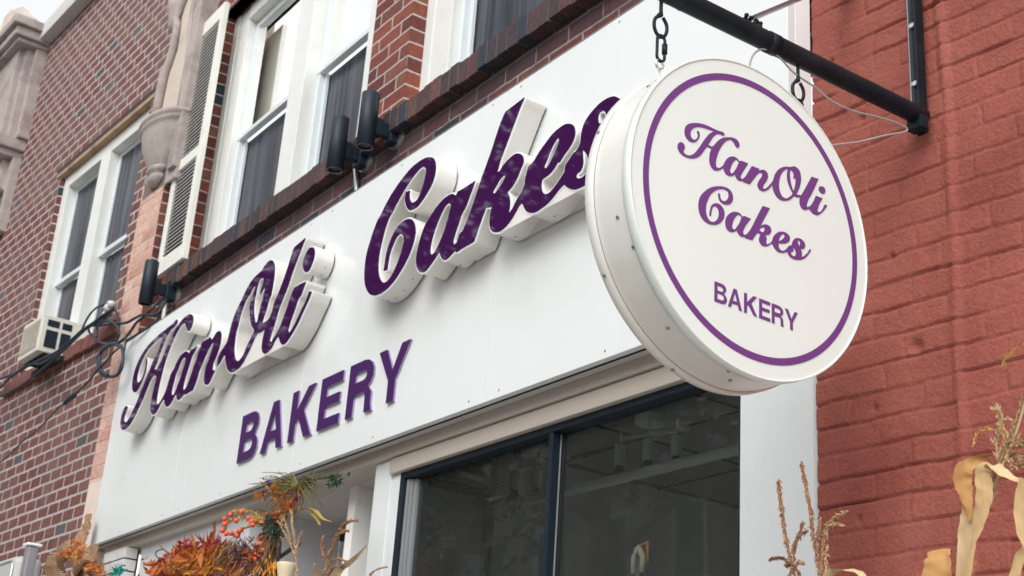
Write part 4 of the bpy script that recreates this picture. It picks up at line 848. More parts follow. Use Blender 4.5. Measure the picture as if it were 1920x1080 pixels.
def channel(name, label, outer, holes, cat='letter'):
    o = spline(outer); hs = [spline(h) for h in holes]
    cx_ = sum(p.x for p in o)/len(o); cz_ = sum(p.y for p in o)/len(o)
    t = thing(name, label, cat, (cx_, 2.4, cz_), 0, 'raised script letters on the white fascia')
    y0 = 2.302
    grow = [offs(o, .0055)] + [offs(h, -.0055) for h in hs]
    d = 2.392-y0-.003
    plate('return', grow, lambda a, c, h: (a, y0+.003+d/2+h, c), d, M_['return'], t)
    g2 = [offs(o, .0062)] + [offs(h, -.0062) for h in hs]
    plate('trim_cap', g2, lambda a, c, h: (a, y0+.0045+h, c), .006, M_['whitetrim'], t)
    plate('face', [o]+hs, lambda a, c, h: (a, y0+.0005+h*1.0, c), .0035, M_['purple'], t)
    # near-black plate paints the shade in the standoff gap to the board
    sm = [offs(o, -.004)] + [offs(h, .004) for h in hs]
    plate('standoff_shade', sm, lambda a, c, h: (a, 2.396+h, c), .0078, M_['dark'], t)
    # small drain holes on the underside of the can
    b = MB()
    low = sorted(range(0, len(grow[0]), 7), key=lambda i: grow[0][i].y)[:5]
    for i in low:
        p = grow[0][i]; b.lathe([(0, -.0012), (.003, -.0012), (.003, 0)], (p.x, 2.36, p.y-.0005), 'z', 8)
    b.build('drain_hole', M_['dark'], t)
    return t
channel('script_letters', 'joined purple script letters reading HanOli on deep white cans', HANOLI, [H1, H2, H3])
channel('letter_dot', 'round purple dot of the letter i on its own white drum', DOT, [])
channel('script_letter', 'large looped purple capital C starting the second raised word', CC, [])
channel('script_letters', 'joined purple script letters akes running behind the hanging round sign', AKES, AH)

# flat block capitals
def glyph(ch, x0, x1, z0, z1, t, s):
    W_, H_ = x1-x0, z1-z0; c = 1
    def lobe(xa, za, zb, xr, k=7):
        # right-hand bowl from (xa,za top) round to (xa,zb bottom)
        r = (za-zb)/2; zc = (za+zb)/2; rx = min(xr-xa, r*1.25); xs = xr-rx
        return [(xs+rx*math.sin(a), zc+r*math.cos(a)) for a in [math.pi*i/k for i in range(k+1)]]
    if ch == 'E': L_ = [[(0, 0), (0, H_), (W_, H_), (W_, H_-s), (t, H_-s), (t, H_/2+s*.55), (W_*.94, H_/2+s*.55), (W_*.94, H_/2-s*.42), (t, H_/2-s*.42), (t, s), (W_, s), (W_, 0)]]
    elif ch == 'A':
        k = t*1.02; L_ = [[(0, 0), (W_/2-k*.52, H_), (W_/2+k*.52, H_), (W_, 0), (W_-k, 0), (W_-k*1.02-W_*.07, H_*.22), (k*1.02+W_*.07, H_*.22), (k, 0)],
                         [(W_/2, H_*.80), (W_*.5-W_*.155, H_*.22+s*.92), (W_*.5+W_*.155, H_*.22+s*.92)]]
    elif ch == 'K': L_ = [[(0, 0), (0, H_), (t, H_), (t, H_*.56), (W_*.70, H_), (W_*.98, H_), (W_*.55, H_*.575), (W_, 0), (W_-t*1.22, 0), (t*1.55, H_*.44), (t, H_*.36), (t, 0)]]
    elif ch == 'Y': L_ = [[(W_/2-t/2, 0), (W_/2-t/2, H_*.40), (0, H_), (t*1.16, H_), (W_/2, H_*.56), (W_-t*1.16, H_), (W_, H_), (W_/2+t/2, H_*.40), (W_/2+t/2, 0)]]
    elif ch == 'B':
        up = lobe(t, H_, H_*.53, W_*.93); lo = lobe(t, H_*.53, 0, W_)
        i1 = lobe(t, H_-s, H_*.53+s*.38, W_*.93-t*.98); i2 = lobe(t, H_*.53-s*.48, s, W_-t*.98)
        L_ = [[(0, 0), (0, H_)]+up[:-1]+[(W_*.80, H_*.53)]+lo[1:], [(t, H_-s)]+i1+[(t, H_*.53+s*.38)], [(t, H_*.53-s*.48)]+i2+[(t, s)]]
    elif ch == 'R':
        up = lobe(t, H_, H_*.46, W_*.96); i1 = lobe(t, H_-s, H_*.46+s*.85, W_*.96-t*.98)
        L_ = [[(0, 0), (0, H_)]+up[:-1]+[(W_*.82, H_*.45), (W_*.93, H_*.36), (W_*.94, H_*.14), (W_, 0), (W_-t*1.08, 0), (W_-t*1.14, H_*.28), (W_-t*1.35, H_*.42-s*.05), (W_-t*1.9, H_*.46-s*.35), (t, H_*.46-s*.35), (t, 0)],
              [(t, H_-s)]+i1+[(t, H_*.46+s*.85)]]
    return [[Vector((x0+p[0], z0+p[1])) for p in l] for l in L_]
for ch, a, c in (('B', -5.737, -5.547), ('A', -5.497, -5.290), ('K', -5.229, -5.022), ('E', -4.965, -4.785), ('R', -4.724, -4.523), ('Y', -4.494, -4.266)):
    lp = glyph(ch, a, c, 3.081, 3.302, .049, .042)
    def clean(l):
        out = []
        for p in l:
            if not out or (p-out[-1]).length > 1e-5: out.append(p)
        return out
    lp = [clean(l) for l in lp]
    t = thing('block_letter', {'B': 'flat purple capital B, first of the block capitals under the script', 'A': 'flat purple capital A of the block capitals under the script',
        'K': 'flat purple capital K of the block capitals under the script', 'E': 'flat purple capital E of the block capitals under the script', 'R': 'flat purple capital R of the block capitals under the script',
        'Y': 'flat purple capital Y, last of the block capitals under the script'}[ch], 'letter', ((a+c)/2, 2.4, 3.08), 0, 'flat purple capitals on the white fascia')
    plate('face', lp, lambda p, q, h: (p, 2.3895+h, q), .0049, M_['purple_flat'], t)
    plate('acrylic_edge', lp, lambda p, q, h: (p, 2.396+h, q), .0078, plain('clear_acrylic_edge', (.36, .28, .44), rough=.15, spec=.8) if ch == 'B' else bpy.data.materials['clear_acrylic_edge'], t)

# ------------------------------------------------------------------ hanging round sign
SO = (-1.905, 1.858, 2.837)
hs_ = thing('hanging_sign', 'round double-sided white sign with a purple ring hanging on chains from the black pipe', 'sign', SO, .038)
LOCALS.add(hs_.name)
RS = .352
b = MB(); b.smooth = True
b.lathe([(.3475, -.0030), (.3480, -.0012), (.3512, -.0012), (RS, -.002), (RS, -.0235), (.3492, -.025)], (0, 0, 0), 'x', 160)
b.build('front_retainer', M_['signface'], hs_)
b = MB(); b.smooth = True
prof = [(.3492, -.0252)] + [(.3478+.0002*math.sin(k*1.9), -.027-k*.0078) for k in range(11)] + [(.3492, -.1125)]
b.lathe(prof, (0, 0, 0), 'x', 160); b.build('drum', M_['signrim'], hs_)
b = MB(); b.smooth = True
b.lathe([(.3485, -.1127), (RS+.0006, -.1135), (RS+.0006, -.1365), (.3505, -.138), (.3385, -.138), (.3375, -.1345)], (0, 0, 0), 'x', 160)
b.build('back_retainer', M_['signrim'], hs_)
b = MB(); b.lathe([(0, -.0030), (.3482, -.0030)], (0, 0, 0), 'x', 160); b.build('face', M_['signface'], hs_)
b = MB(); b.lathe([(0, -.1345), (.338, -.1345)], (0, 0, 0), 'x', 96); b.build('rear_face', M_['signface'], hs_)
FX = lambda x: (lambda a, c, h: (x+h, a, c))
ring = [[Vector((r*math.cos(k*math.pi/120), r*math.sin(k*math.pi/120))) for k in range(240)] for r in (.3170, .3020)]
plate('printed_ring', ring, FX(-.0022), .0008, M_['purple_print'], hs_)
RH = [(-0.186,0.1491),(-0.1996,0.1414),(-0.2073,0.1317),(-0.209,0.1229),(-0.2062,0.1107),(-0.1961,0.1043),(-0.1836,0.1053),(-0.1714,0.1156),(-0.1666,0.1276),(-0.1688,0.135),(-0.1719,0.1369),(-0.1743,0.134),(-0.1716,0.1268),(-0.1752,0.1172),(-0.1813,0.1125),(-0.1888,0.1131),(-0.1923,0.12),(-0.1905,0.1299),(-0.1832,0.1388),(-0.1695,0.1461),(-0.1544,0.1497),(-0.1391,0.1514),(-0.1263,0.1525,1),(-0.139,0.1421),(-0.1489,0.1291),(-0.1587,0.1141),(-0.1684,0.0983),(-0.1781,0.0846),(-0.1891,0.0745),(-0.2014,0.0704),(-0.2088,0.0723),(-0.2107,0.0757),(-0.2074,0.0815),(-0.2076,0.0879),(-0.2131,0.0933),(-0.2205,0.0922),(-0.2264,0.085),(-0.2269,0.0767),(-0.221,0.0689),(-0.2099,0.0649),(-0.1975,0.065),(-0.184,0.0687),(-0.1704,0.0762),(-0.1594,0.0884),(-0.1509,0.1017),(-0.1454,0.1094,1),(-0.1327,0.1098,1),(-0.1368,0.0976),(-0.1383,0.0848),(-0.1363,0.0733),(-0.1299,0.0655),(-0.1197,0.064),(-0.1095,0.0686),(-0.0976,0.0776,1),(-0.0941,0.07),(-0.0863,0.0656),(-0.076,0.0666),(-0.0639,0.074,1),(-0.0578,0.0665),(-0.0486,0.0652),(-0.04,0.0686,1),(-0.0394,0.0661,1),(-0.0197,0.0675,1),(-0.0078,0.084),(0.0029,0.0982),(0.0123,0.1057),(0.0177,0.1055),(0.0158,0.0986),(0.0069,0.085),(0.0029,0.0733),(0.0069,0.0664),(0.0136,0.0645),(0.023,0.0661),(0.0352,0.0745),(0.0483,0.0895,1),(0.0515,0.0776),(0.0596,0.0678),(0.0705,0.0632),(0.087,0.0657),(0.1037,0.0745),(0.1158,0.0866,1),(0.1247,0.0869),(0.1339,0.09,1),(0.1328,0.0759),(0.1377,0.0665),(0.1504,0.065),(0.1632,0.0709),(0.1716,0.0661),(0.1865,0.0647),(0.1996,0.0729),(0.2129,0.0869),(0.2206,0.0998),(0.2154,0.1),(0.2064,0.0864),(0.1953,0.0753),(0.1902,0.0752),(0.1921,0.0848),(0.207,0.1123,1),(0.1854,0.1114,1),(0.1764,0.0939),(0.1633,0.0783),(0.1556,0.0747),(0.1571,0.0841),(0.1703,0.1079),(0.195,0.1553,1),(0.172,0.1531,1),(0.1535,0.1213),(0.1382,0.0962,1),(0.1226,0.0931,1),(0.1321,0.1107),(0.1374,0.127),(0.138,0.1417),(0.1327,0.1544),(0.1222,0.1587),(0.1116,0.1565),(0.1031,0.1519),(0.0933,0.1494),(0.0821,0.1444),(0.0682,0.1341),(0.0558,0.1169),(0.0502,0.1013),(0.0406,0.0881),(0.0298,0.0763),(0.023,0.0719),(0.0195,0.0732),(0.0217,0.0798),(0.0298,0.092),(0.0347,0.1042),(0.0326,0.1129),(0.0244,0.1163),(0.015,0.1138),(0.0069,0.1086,1),(0.0085,0.1138,1),(-0.014,0.1125,1),(-0.0264,0.092),(-0.0369,0.0769),(-0.0434,0.0719),(-0.0469,0.0734),(-0.0448,0.0813),(-0.0357,0.097),(-0.0247,0.1145,1),(-0.0464,0.1133,1),(-0.0503,0.1101,1),(-0.0569,0.1143),(-0.0687,0.1148),(-0.0791,0.1104),(-0.0894,0.1005),(-0.0957,0.089),(-0.0995,0.0825),(-0.1045,0.0776),(-0.1121,0.0728),(-0.1178,0.0735),(-0.1194,0.0814),(-0.1164,0.0969),(-0.109,0.116),(-0.0976,0.1347),(-0.0848,0.1474),(-0.0744,0.1513),(-0.0691,0.1485),(-0.0638,0.1421),(-0.0571,0.1393),(-0.0519,0.1437),(-0.052,0.1517),(-0.0586,0.1576),(-0.0718,0.1579),(-0.0875,0.1531),(-0.103,0.1452),(-0.1157,0.1332),(-0.1257,0.1202),(-0.1308,0.1148,1),(-0.1417,0.1151,1),(-0.1336,0.1296),(-0.1236,0.1437),(-0.1134,0.1513),(-0.1057,0.1525),(-0.0979,0.1528),(-0.0953,0.1575),(-0.0993,0.1602),(-0.1109,0.1589),(-0.1264,0.1583),(-0.1418,0.1587),(-0.1597,0.1571),(-0.1748,0.1534)]
RHH = [[(-0.0582,0.1107),(-0.0686,0.1018),(-0.0762,0.0867),(-0.0779,0.0758),(-0.0735,0.0739),(-0.0658,0.0818),(-0.0568,0.0978),(-0.0537,0.1082)],[(0.0961,0.144),(0.0821,0.1337),(0.0722,0.1164),(0.0688,0.1004),(0.0706,0.0842),(0.0774,0.0739),(0.0884,0.072),(0.101,0.0799),(0.1105,0.0916),(0.1026,0.1016),(0.0958,0.114),(0.0937,0.1303)],[(0.1059,0.1458),(0.1029,0.1358),(0.1042,0.1213),(0.1082,0.1078),(0.1137,0.0991),(0.118,0.109),(0.121,0.125),(0.1203,0.1355),(0.1183,0.1294),(0.1141,0.129),(0.115,0.1357),(0.1128,0.1425)]]
RDOT = [(0.2033,0.1403),(0.2121,0.141),(0.2167,0.1351),(0.2148,0.1276),(0.2082,0.1237),(0.1991,0.1248),(0.1949,0.1308),(0.1967,0.1364)]
RC = [(-0.1125,0.0308),(-0.1314,0.0219),(-0.1501,0.006),(-0.1627,-0.0114),(-0.1664,-0.0295),(-0.1643,-0.0436),(-0.1558,-0.0557),(-0.1416,-0.0612),(-0.1228,-0.0593),(-0.1064,-0.0506),(-0.0958,-0.0377),(-0.0929,-0.0255),(-0.0961,-0.0152),(-0.1046,-0.0087),(-0.119,-0.0097),(-0.1295,-0.018),(-0.134,-0.0298),(-0.1354,-0.043,1),(-0.1307,-0.0418,1),(-0.1299,-0.0341),(-0.1277,-0.0249),(-0.1224,-0.018),(-0.116,-0.017),(-0.1104,-0.0219),(-0.1091,-0.0309),(-0.1125,-0.0423),(-0.1218,-0.0519),(-0.1312,-0.0546),(-0.1395,-0.0503),(-0.1449,-0.0391),(-0.1448,-0.0241),(-0.1403,-0.0094),(-0.1312,0.0069),(-0.1194,0.0185),(-0.1052,0.0268),(-0.0907,0.0299),(-0.0834,0.0271),(-0.0821,0.0189),(-0.0856,0.0101),(-0.094,0.0035),(-0.1012,0.0029),(-0.1054,0.0081),(-0.1069,0.0152),(-0.111,0.0157),(-0.1116,0.0098),(-0.1084,0.0014),(-0.0999,-0.0033),(-0.0879,-0.0026),(-0.0771,0.0029),(-0.0699,0.0126),(-0.0692,0.0224),(-0.0737,0.0314),(-0.0835,0.0357),(-0.0981,0.035)]
RA = [(-0.066,-0.0112),(-0.0792,-0.02),(-0.0887,-0.0335),(-0.0904,-0.0453),(-0.0872,-0.0555),(-0.0775,-0.0599),(-0.0679,-0.0577),(-0.0571,-0.0504,1),(-0.0521,-0.0573),(-0.0436,-0.0602),(-0.0343,-0.0576,1),(-0.0326,-0.0597,1),(-0.0117,-0.0579,1),(-0.0019,-0.043),(0.0038,-0.0359,1),(0.013,-0.0373,1),(0.0086,-0.0454),(0.0081,-0.0531),(0.0156,-0.0602),(0.028,-0.0592),(0.0381,-0.0535),(0.0464,-0.0463,1),(0.0532,-0.0541),(0.0633,-0.0595),(0.0786,-0.058),(0.0928,-0.0512,1),(0.0991,-0.0589),(0.112,-0.0616),(0.1289,-0.0587),(0.1433,-0.0519),(0.1567,-0.039),(0.1675,-0.0249,1),(0.1636,-0.0216,1),(0.1568,-0.0322),(0.1461,-0.0433),(0.1374,-0.0493,1),(0.1383,-0.0409),(0.1345,-0.0304),(0.1268,-0.0212),(0.1256,-0.0161),(0.1293,-0.0136),(0.1329,-0.0163),(0.132,-0.0244),(0.1358,-0.03),(0.1424,-0.0295),(0.1485,-0.0221),(0.1479,-0.0145),(0.1388,-0.0086),(0.1257,-0.0088),(0.1152,-0.0142),(0.1085,-0.025),(0.1066,-0.0324,1),(0.0994,-0.0347),(0.0936,-0.0413),(0.0851,-0.0498),(0.0761,-0.0536),(0.0685,-0.0512),(0.066,-0.0399,1),(0.0788,-0.0368),(0.0943,-0.0295),(0.1008,-0.0217),(0.0996,-0.0123),(0.0906,-0.0084),(0.0739,-0.0105),(0.061,-0.018),(0.0508,-0.0299),(0.0465,-0.0405),(0.0381,-0.0493),(0.0306,-0.0526),(0.0293,-0.0502),(0.0306,-0.0402),(0.0261,-0.0344,1),(0.0394,-0.0278),(0.0445,-0.0185),(0.0408,-0.0101),(0.0306,-0.0085),(0.0206,-0.0118),(0.0125,-0.0177,1),(0.0244,0.0039),(0.0409,0.0326,1),(0.0186,0.0306,1),(-0.002,-0.0068),(-0.0217,-0.0409),(-0.0302,-0.0502),(-0.0363,-0.0532),(-0.0388,-0.0502),(-0.0352,-0.0386),(-0.0164,-0.0106,1),(-0.0366,-0.0106,1),(-0.0415,-0.0141,1),(-0.0489,-0.0089),(-0.0575,-0.0089)]
RAH = [[(-0.0513,-0.0135),(-0.061,-0.0215),(-0.0693,-0.0384),(-0.0704,-0.0482),(-0.066,-0.0509),(-0.0571,-0.042),(-0.0475,-0.0256),(-0.0447,-0.0152)],[(0.0206,-0.0182),(0.0093,-0.0289),(0.0181,-0.0299),(0.0243,-0.0231),(0.0251,-0.0186)],[(0.0821,-0.0141),(0.0725,-0.022),(0.0681,-0.0336),(0.0776,-0.0275),(0.0846,-0.0181),(0.0846,-0.0142)],[(0.111,-0.0359),(0.1122,-0.0432),(0.1049,-0.049),(0.1044,-0.0515),(0.1121,-0.0549),(0.1178,-0.0521),(0.1192,-0.0439),(0.1154,-0.0374)]]
plate('printed_name', [spline(RH)]+[spline(h) for h in RHH], FX(-.0022), .0008, M_['purple_print'], hs_)
plate('printed_dot', [spline(RDOT)], FX(-.0022), .0008, M_['purple_print'], hs_)
plate('printed_initial', [spline(RC)], FX(-.0022), .0008, M_['purple_print'], hs_)
plate('printed_word', [spline(RA)]+[spline(h) for h in RAH], FX(-.0022), .0008, M_['purple_print'], hs_)
for ch, a, c in (('B', -.1184, -.0831), ('A', -.0806, -.0408), ('K', -.0350, .0029), ('E', .0085, .0408), ('R', .0455, .0812), ('Y', .0844, .1236)):
    lp = [clean(l) for l in glyph(ch, a, c, -.2232, -.1806, .0083, .0072)]
    plate('printed_capital', lp, FX(-.0022), .0008, M_['purple_print'], hs_)
# screws round the rim
for (ang, hx) in ((196, -.052), (212, -.127), (207, -.030), (236, -.052), (252, -.127), (262, -.03), (268, -.062), (160, -.127), (140, -.052)):
    a = R(ang); rr_ = .3480 if -.11 < hx < -.026 else .3526
    b = MB(); b.smooth = True
    q = Vector((hx, rr_*math.cos(a), rr_*math.sin(a))); d = Vector((0, math.cos(a), math.sin(a)))
    b.tube([q-d*.001, q+d*.0015, q+d*.003], [.0046, .0044, .0025], 10)
    b.build('screw', M_['steel'], hs_)
# dark weather seam lines of the drum bottom
b = MB(); b.smooth = True
b.tube([(-.0262, .3486*math.cos(R(a)), .3486*math.sin(R(a))) for a in range(180, 300, 3)], .0009, 5); b.build('seam', plain('dark_seam', (.2, .19, .18), rough=.7), hs_)
b = MB(); b.smooth = True
b.tube([(-.1122, .3488*math.cos(R(a)), .3488*math.sin(R(a))) for a in range(150, 290, 3)], .0011, 5); b.build('seam', bpy.data.materials['dark_seam'], hs_)

# ------------------------------------------------------------------ pipe bracket
br = thing('sign_bracket', 'black steel pipe arm with wall bar and brace holding the round sign', 'bracket', (-1.975, 2.5, 3.3))
ZP = 3.332
b = MB(); b.smooth = True; b.tube([(-1.975, y, ZP) for y in np.linspace(.75, 2.49, 30)], .0235, 24); b.build('pipe_arm', M_['pipe'], br)
for y0_, y1_, r_ in ((1.955, 1.985, .0252), (2.30, 2.302, .0245), (1.70, 1.703, .0243)):
    b = MB(); b.smooth = True; b.tube([(-1.975, y0_, ZP), (-1.975, y1_, ZP)], r_, 20); b.build('pipe_collar', M_['pipe'], br)
b = MB(); b.bevbox(-1.990, -1.9655, 2.486, 2.493, 3.285, 4.9, .001); b.bevbox(-1.965, -1.960, 2.462, 2.493, 3.285, 4.9, .001)
b.bevbox(-1.997, -1.953, 2.455, 2.4855, 3.288, 3.334, .004)
b.build('wall_bar', M_['pipe'], br)
b = MB(); b.bevbox(-1.9945, -1.9905, 2.472, 2.4925, 3.33, 4.9, .001); b.build('bar_flange', M_['steel'], br)
for zz in (3.43, 3.60, 3.86, 4.1):
    b = MB(); b.lathe([(0, 2.478), (.007, 2.478), (.009, 2.481), (.009, 2.4855)], (-1.985, 0, zz), 'y', 6); b.build('bolt', M_['galv'], br)
b = MB(); P0 = Vector((-1.975, 1.895, 3.362)); P1 = Vector((-2.204, 2.50, 3.868)); d = (P1-P0).normalized(); sd_ = d.cross(Vector((1, 0, 0))).normalized(); n_ = d.cross(sd_)
for (w_, t_) in ((.021, .004),):
    vs = []
    for P in (P0, P1):
        for (i, j) in ((-1, -1), (1, -1), (1, 1), (-1, 1)): vs.append(P + sd_*i*t_ + n_*j*w_)
    b.add(vs, [(0, 1, 2, 3), (7, 6, 5, 4), (0, 4, 5, 1), (1, 5, 6, 2), (2, 6, 7, 3), (3, 7, 4, 0)])
b.build('brace', M_['steel'], br)
b = MB(); rr = random.Random(2)
for k in range(26):
    q = P0 + Vector((rr.uniform(-.014, .014), rr.uniform(-.03, .03), rr.uniform(-.012, .004)))
    b.smooth = True; b.lathe([(0, .006), (.005, .003), (.006, 0), (.004, -.005), (0, -.006)], tuple(q), 'z', 7)
b.build('weld_bead', M_['pipe'], br)

def oval(c, hw, hh, axis, tilt=0.0, n=24):
    out = []
    for k in range(n+1):
        a = 2*math.pi*k/n
        u, w = hw*math.cos(a), hh*math.sin(a)
        if abs(u) > hw*.6 and hh > hw*1.3: pass
        u2 = u*math.cos(tilt)-w*math.sin(tilt); w2 = u*math.sin(tilt)+w*math.cos(tilt)
        out.append((c[0]+(u2 if axis == 'x' else 0), c[1]+(u2 if axis == 'y' else 0), c[2]+w2))
    return out
for (yy, lbl, ztop, tl) in ((1.640, 'eye bolt and link chain at the street end of the pipe, above the drum', 3.100, .0), (2.055, 'eye bolt and link chain nearer the wall, partly hidden behind the sign face', 3.095, .25)):
    t = thing('hanging_chain', lbl, 'chain', (-1.975, yy, 3.30), 0, 'chains holding the round sign')
    xx = -1.975
    b = MB(); b.smooth = True
    b.tube([(xx, yy, 3.325), (xx, yy, 3.277), (xx, yy+.002, 3.268), (xx, yy-.006, 3.262)], .0042, 10)
    b.tube(smooth3([(xx, yy-.003, 3.270), (xx, yy-.009, 3.261), (xx, yy-.0165, 3.250), (xx, yy-.0175, 3.233), (xx, yy-.011, 3.219), (xx, yy, 3.213), (xx, yy+.011, 3.219), (xx, yy+.0175, 3.233), (xx, yy+.0165, 3.250), (xx, yy+.006, 3.264)]), .0040, 10)
    b.build('eye_bolt', M_['pipe'], t)
    b = MB(); b.smooth = True
    c = (xx, yy+.003, 3.188)
    pts = [(xx + .0*k, yy+.003+.011*math.sin(a), 3.186+.032*math.cos(a)+(0)) for k, a in enumerate(np.linspace(0, 2*math.pi, 25))]
    pts = [(p[0], yy+.003+max(-.0105, min(.0105, (p[1]-yy-.003)*1.5)), p[2]) for p in pts]
    b.tube(pts, .0034, 10); b.tube([(xx, yy+.0135, 3.176), (xx, yy+.0135, 3.200)], .0062, 6)
    b.build('quick_link', M_['pipe'], t)
    b = MB(); b.smooth = True
    b.tube(oval((xx, yy+.001, 3.146), .0095, .0115, 'y'), .0026, 8); b.build('small_ring', M_['galv'], t)
    b = MB(); b.smooth = True
    b.tube([(xx, yy+.001, 3.137), (xx, yy, 3.115), (xx, yy, 3.096)], .0018, 8); b.build('eye_screw', M_['galv'], t)
    b = MB(); b.bevbox(xx-.007, xx+.007, yy-.007, yy+.007, 3.096, 3.106, .0015); b.build('nut', M_['steel'], t)

def cable(name, pts, r, mat, label, cat='cable', group=None, n=8):
    b = MB(); b.smooth = True; b.tube(smooth3(pts), r, n)
    return tag(b.build(name, mat), label, cat, group)
cable('sign_wire', [(-1.975,1.8997,3.2362),(-1.975,1.9077,3.267),(-1.975,1.9209,3.289),(-1.975,1.9425,3.3062),(-1.975,1.9729,3.3115),(-1.975,2.0034,3.3026),(-1.975,2.0307,3.288),(-1.975,2.0617,3.279),(-1.975,2.114,3.2709),(-1.975,2.1669,3.2556),(-1.975,2.2393,3.257),(-1.975,2.314,3.2703),(-1.975,2.3808,3.2803),(-1.975,2.4194,3.2812),(-1.975,2.4308,3.2765),(-1.975,2.4165,3.264),(-1.975,2.3498,3.2312),(-1.975,2.2548,3.1799),(-1.975,2.1638,3.1378),(-1.975,2.0931,3.0895)], .0024, M_['cable_grey'], 'thin grey supply wire looping from the round sign along the pipe and back')

# ------------------------------------------------------------------ up-down wall lights
def sconce(x, y, zc, wx, label, plate_y=2.55):
    t = thing('wall_light', label, 'wall light', (wx, 2.55, zc-.02), 0, 'black cylinder lights above the fascia')
    r, L_ = .0405, .262
    b = MB(); b.smooth = True
    b.lathe([(.030, -L_/2+.002), (.037, -L_/2), (r, -L_/2+.002), (r, L_/2-.002), (r-.002, L_/2), (.036, L_/2), (.034, L_/2-.002), (0, L_/2-.004)], (x, y, zc), 'z', 40)
    b.build('housing', M_['black'], t)
    b = MB(); b.smooth = True; b.lathe([(.030, -L_/2+.003), (.0335, -L_/2-.0012), (.037, -L_/2+.001)], (x, y, zc), 'z', 36); b.build('lens_ring', M_['steel'], t)
    b = MB(); b.lathe([(0, -L_/2+.010), (.031, -L_/2+.010)], (x, y, zc), 'z', 36); b.build('lens', M_['glass_lens'], t)
    z2 = zc-.02
    b = MB(); b.bevbox(x-.022, x+.022, y+.030, y+.066, z2-.042, z2+.042, .006); b.bevbox(x-.015, x+.015, y+.066, y+.10, z2-.034, z2+.034, .004)
    b.bevbox(x-.03, x+.03, y+.10, 2.535, z2-.055, z2+.055, .006); b.build('bracket', M_['black'], t)
    b = MB(); b.smooth = True; b.lathe([(.058, 2.536), (.060, 2.55), (0, 2.535)][:2]+[], (x, 0, z2-.01), 'y', 24); b.lathe([(0, 2.5352), (.058, 2.5358)], (x, 0, z2-.01), 'y', 24); b.build('wall_box', M_['galv'], t)
M_['glass_lens'] = plain('lamp_lens', (.05, .06, .065), rough=.15)
sconce(-4.845, 2.395, 4.462, -4.845, 'black cylinder wall light nearest the round sign, the higher one over the capital C')
sconce(-5.12, 2.395, 4.452, -5.12, 'black cylinder wall light in the middle, just left of the highest one')
sconce(-7.36, 2.375, 4.427, -7.36, 'black cylinder wall light at the far left end of the fascia beside the shutter')
cable('conduit', [(-5.2165,2.53,4.4708),(-5.19,2.53,4.3978),(-5.1614,2.53,4.3141),(-5.1398,2.53,4.2395)], .011, M_['galv'], 'short bright metal conduit dropping behind the fascia below the middle wall light', 'conduit')
cable('conduit', [(-7.398,2.5,4.391),(-7.385,2.5,4.3211),(-7.3735,2.5,4.2357),(-7.362,2.5,4.1512)], .012, M_['whitetrim'], 'short white conduit dropping behind the fascia end below the far left wall light', 'conduit')

# ------------------------------------------------------------------ loose cables at the left
cb = 'cables strung over the left brick wall'
cable('black_cable', [(-10.511,2.25,4.502),(-9.876,2.25,4.391),(-9.4973,2.25,4.3433),(-9.1809,2.25,4.3227),(-8.8154,2.25,4.2874),(-8.5669,2.26,4.2728),(-8.3856,2.28,4.304),(-8.2643,2.3,4.3418),(-8.1081,2.32,4.3623),(-8.0164,2.34,4.3884),(-7.8946,2.36,4.4057)], .011, M_['cable'], 'thickest black cable running from the left edge up to the insulator', 'cable', cb)
cable('black_cable', [(-10.2889,2.24,4.2581),(-9.7907,2.24,4.228),(-9.3272,2.24,4.1957),(-9.0044,2.24,4.1901),(-8.7684,2.25,4.2108),(-8.5472,2.26,4.2395),(-8.3454,2.28,4.2868),(-8.2168,2.31,4.3461),(-8.108,2.34,4.3816)], .008, M_['cable'], 'black cable just under the thickest one, from the left edge to the insulator', 'cable', cb)
cable('black_cable', [(-10.2979,2.23,4.3185),(-9.7964,2.23,4.2855),(-9.5293,2.23,4.3072),(-9.2913,2.24,4.3235),(-9.0846,2.25,4.3186),(-8.8805,2.25,4.2664),(-8.6488,2.25,4.2472),(-8.4574,2.27,4.2662)], .008, M_['cable'], 'short black cable sagging below the air conditioner', 'cable', cb)
cable('black_cable', [(-8.3721,2.33,4.3775),(-8.3332,2.34,4.4557),(-8.2465,2.35,4.4994),(-8.1176,2.36,4.495),(-7.9998,2.37,4.4687),(-7.8855,2.37,4.406),(-7.7947,2.37,4.3131),(-7.7077,2.36,4.2269),(-7.7164,2.35,4.1732),(-7.8293,2.34,4.1658),(-7.9517,2.33,4.2075),(-8.077,2.33,4.2667),(-8.2147,2.33,4.3439),(-8.2218,2.34,4.3765),(-8.0376,2.35,4.3378),(-7.8126,2.36,4.2948)], .0065, M_['cable'], 'thin black cable making a lopsided loop around the insulator', 'cable', cb)
cable('black_cable', [(-8.0221,2.33,4.2527),(-8.0463,2.33,4.3174),(-7.9489,2.33,4.3297),(-7.8355,2.34,4.3057),(-7.694,2.34,4.2381),(-7.6195,2.34,4.1756),(-7.6459,2.34,4.1395),(-7.7217,2.33,4.1329),(-7.8461,2.33,4.1641),(-7.9732,2.33,4.2129)], .0065, M_['cable'], 'small round coil of black cable below the insulator', 'cable', cb)
cable('black_cable', [(-7.5707,2.33,4.0951),(-7.7217,2.33,4.1329),(-7.8476,2.33,4.1309),(-7.9091,2.33,4.089),(-7.8737,2.33,4.0206),(-7.7658,2.33,3.9527),(-7.6191,2.33,3.9093),(-7.4876,2.33,3.8887),(-7.4333,2.33,3.9172),(-7.439,2.33,3.9821),(-7.4993,2.33,4.0546),(-7.6387,2.33,4.1088),(-7.7219,2.32,4.1172),(-7.8356,2.32,4.1087),(-7.8319,2.32,4.048),(-7.7578,2.32,3.9746),(-7.6198,2.32,3.9135)], .010, M_['cable'], 'thick double coil of black cable hanging at the top left corner of the fascia', 'cable', cb)
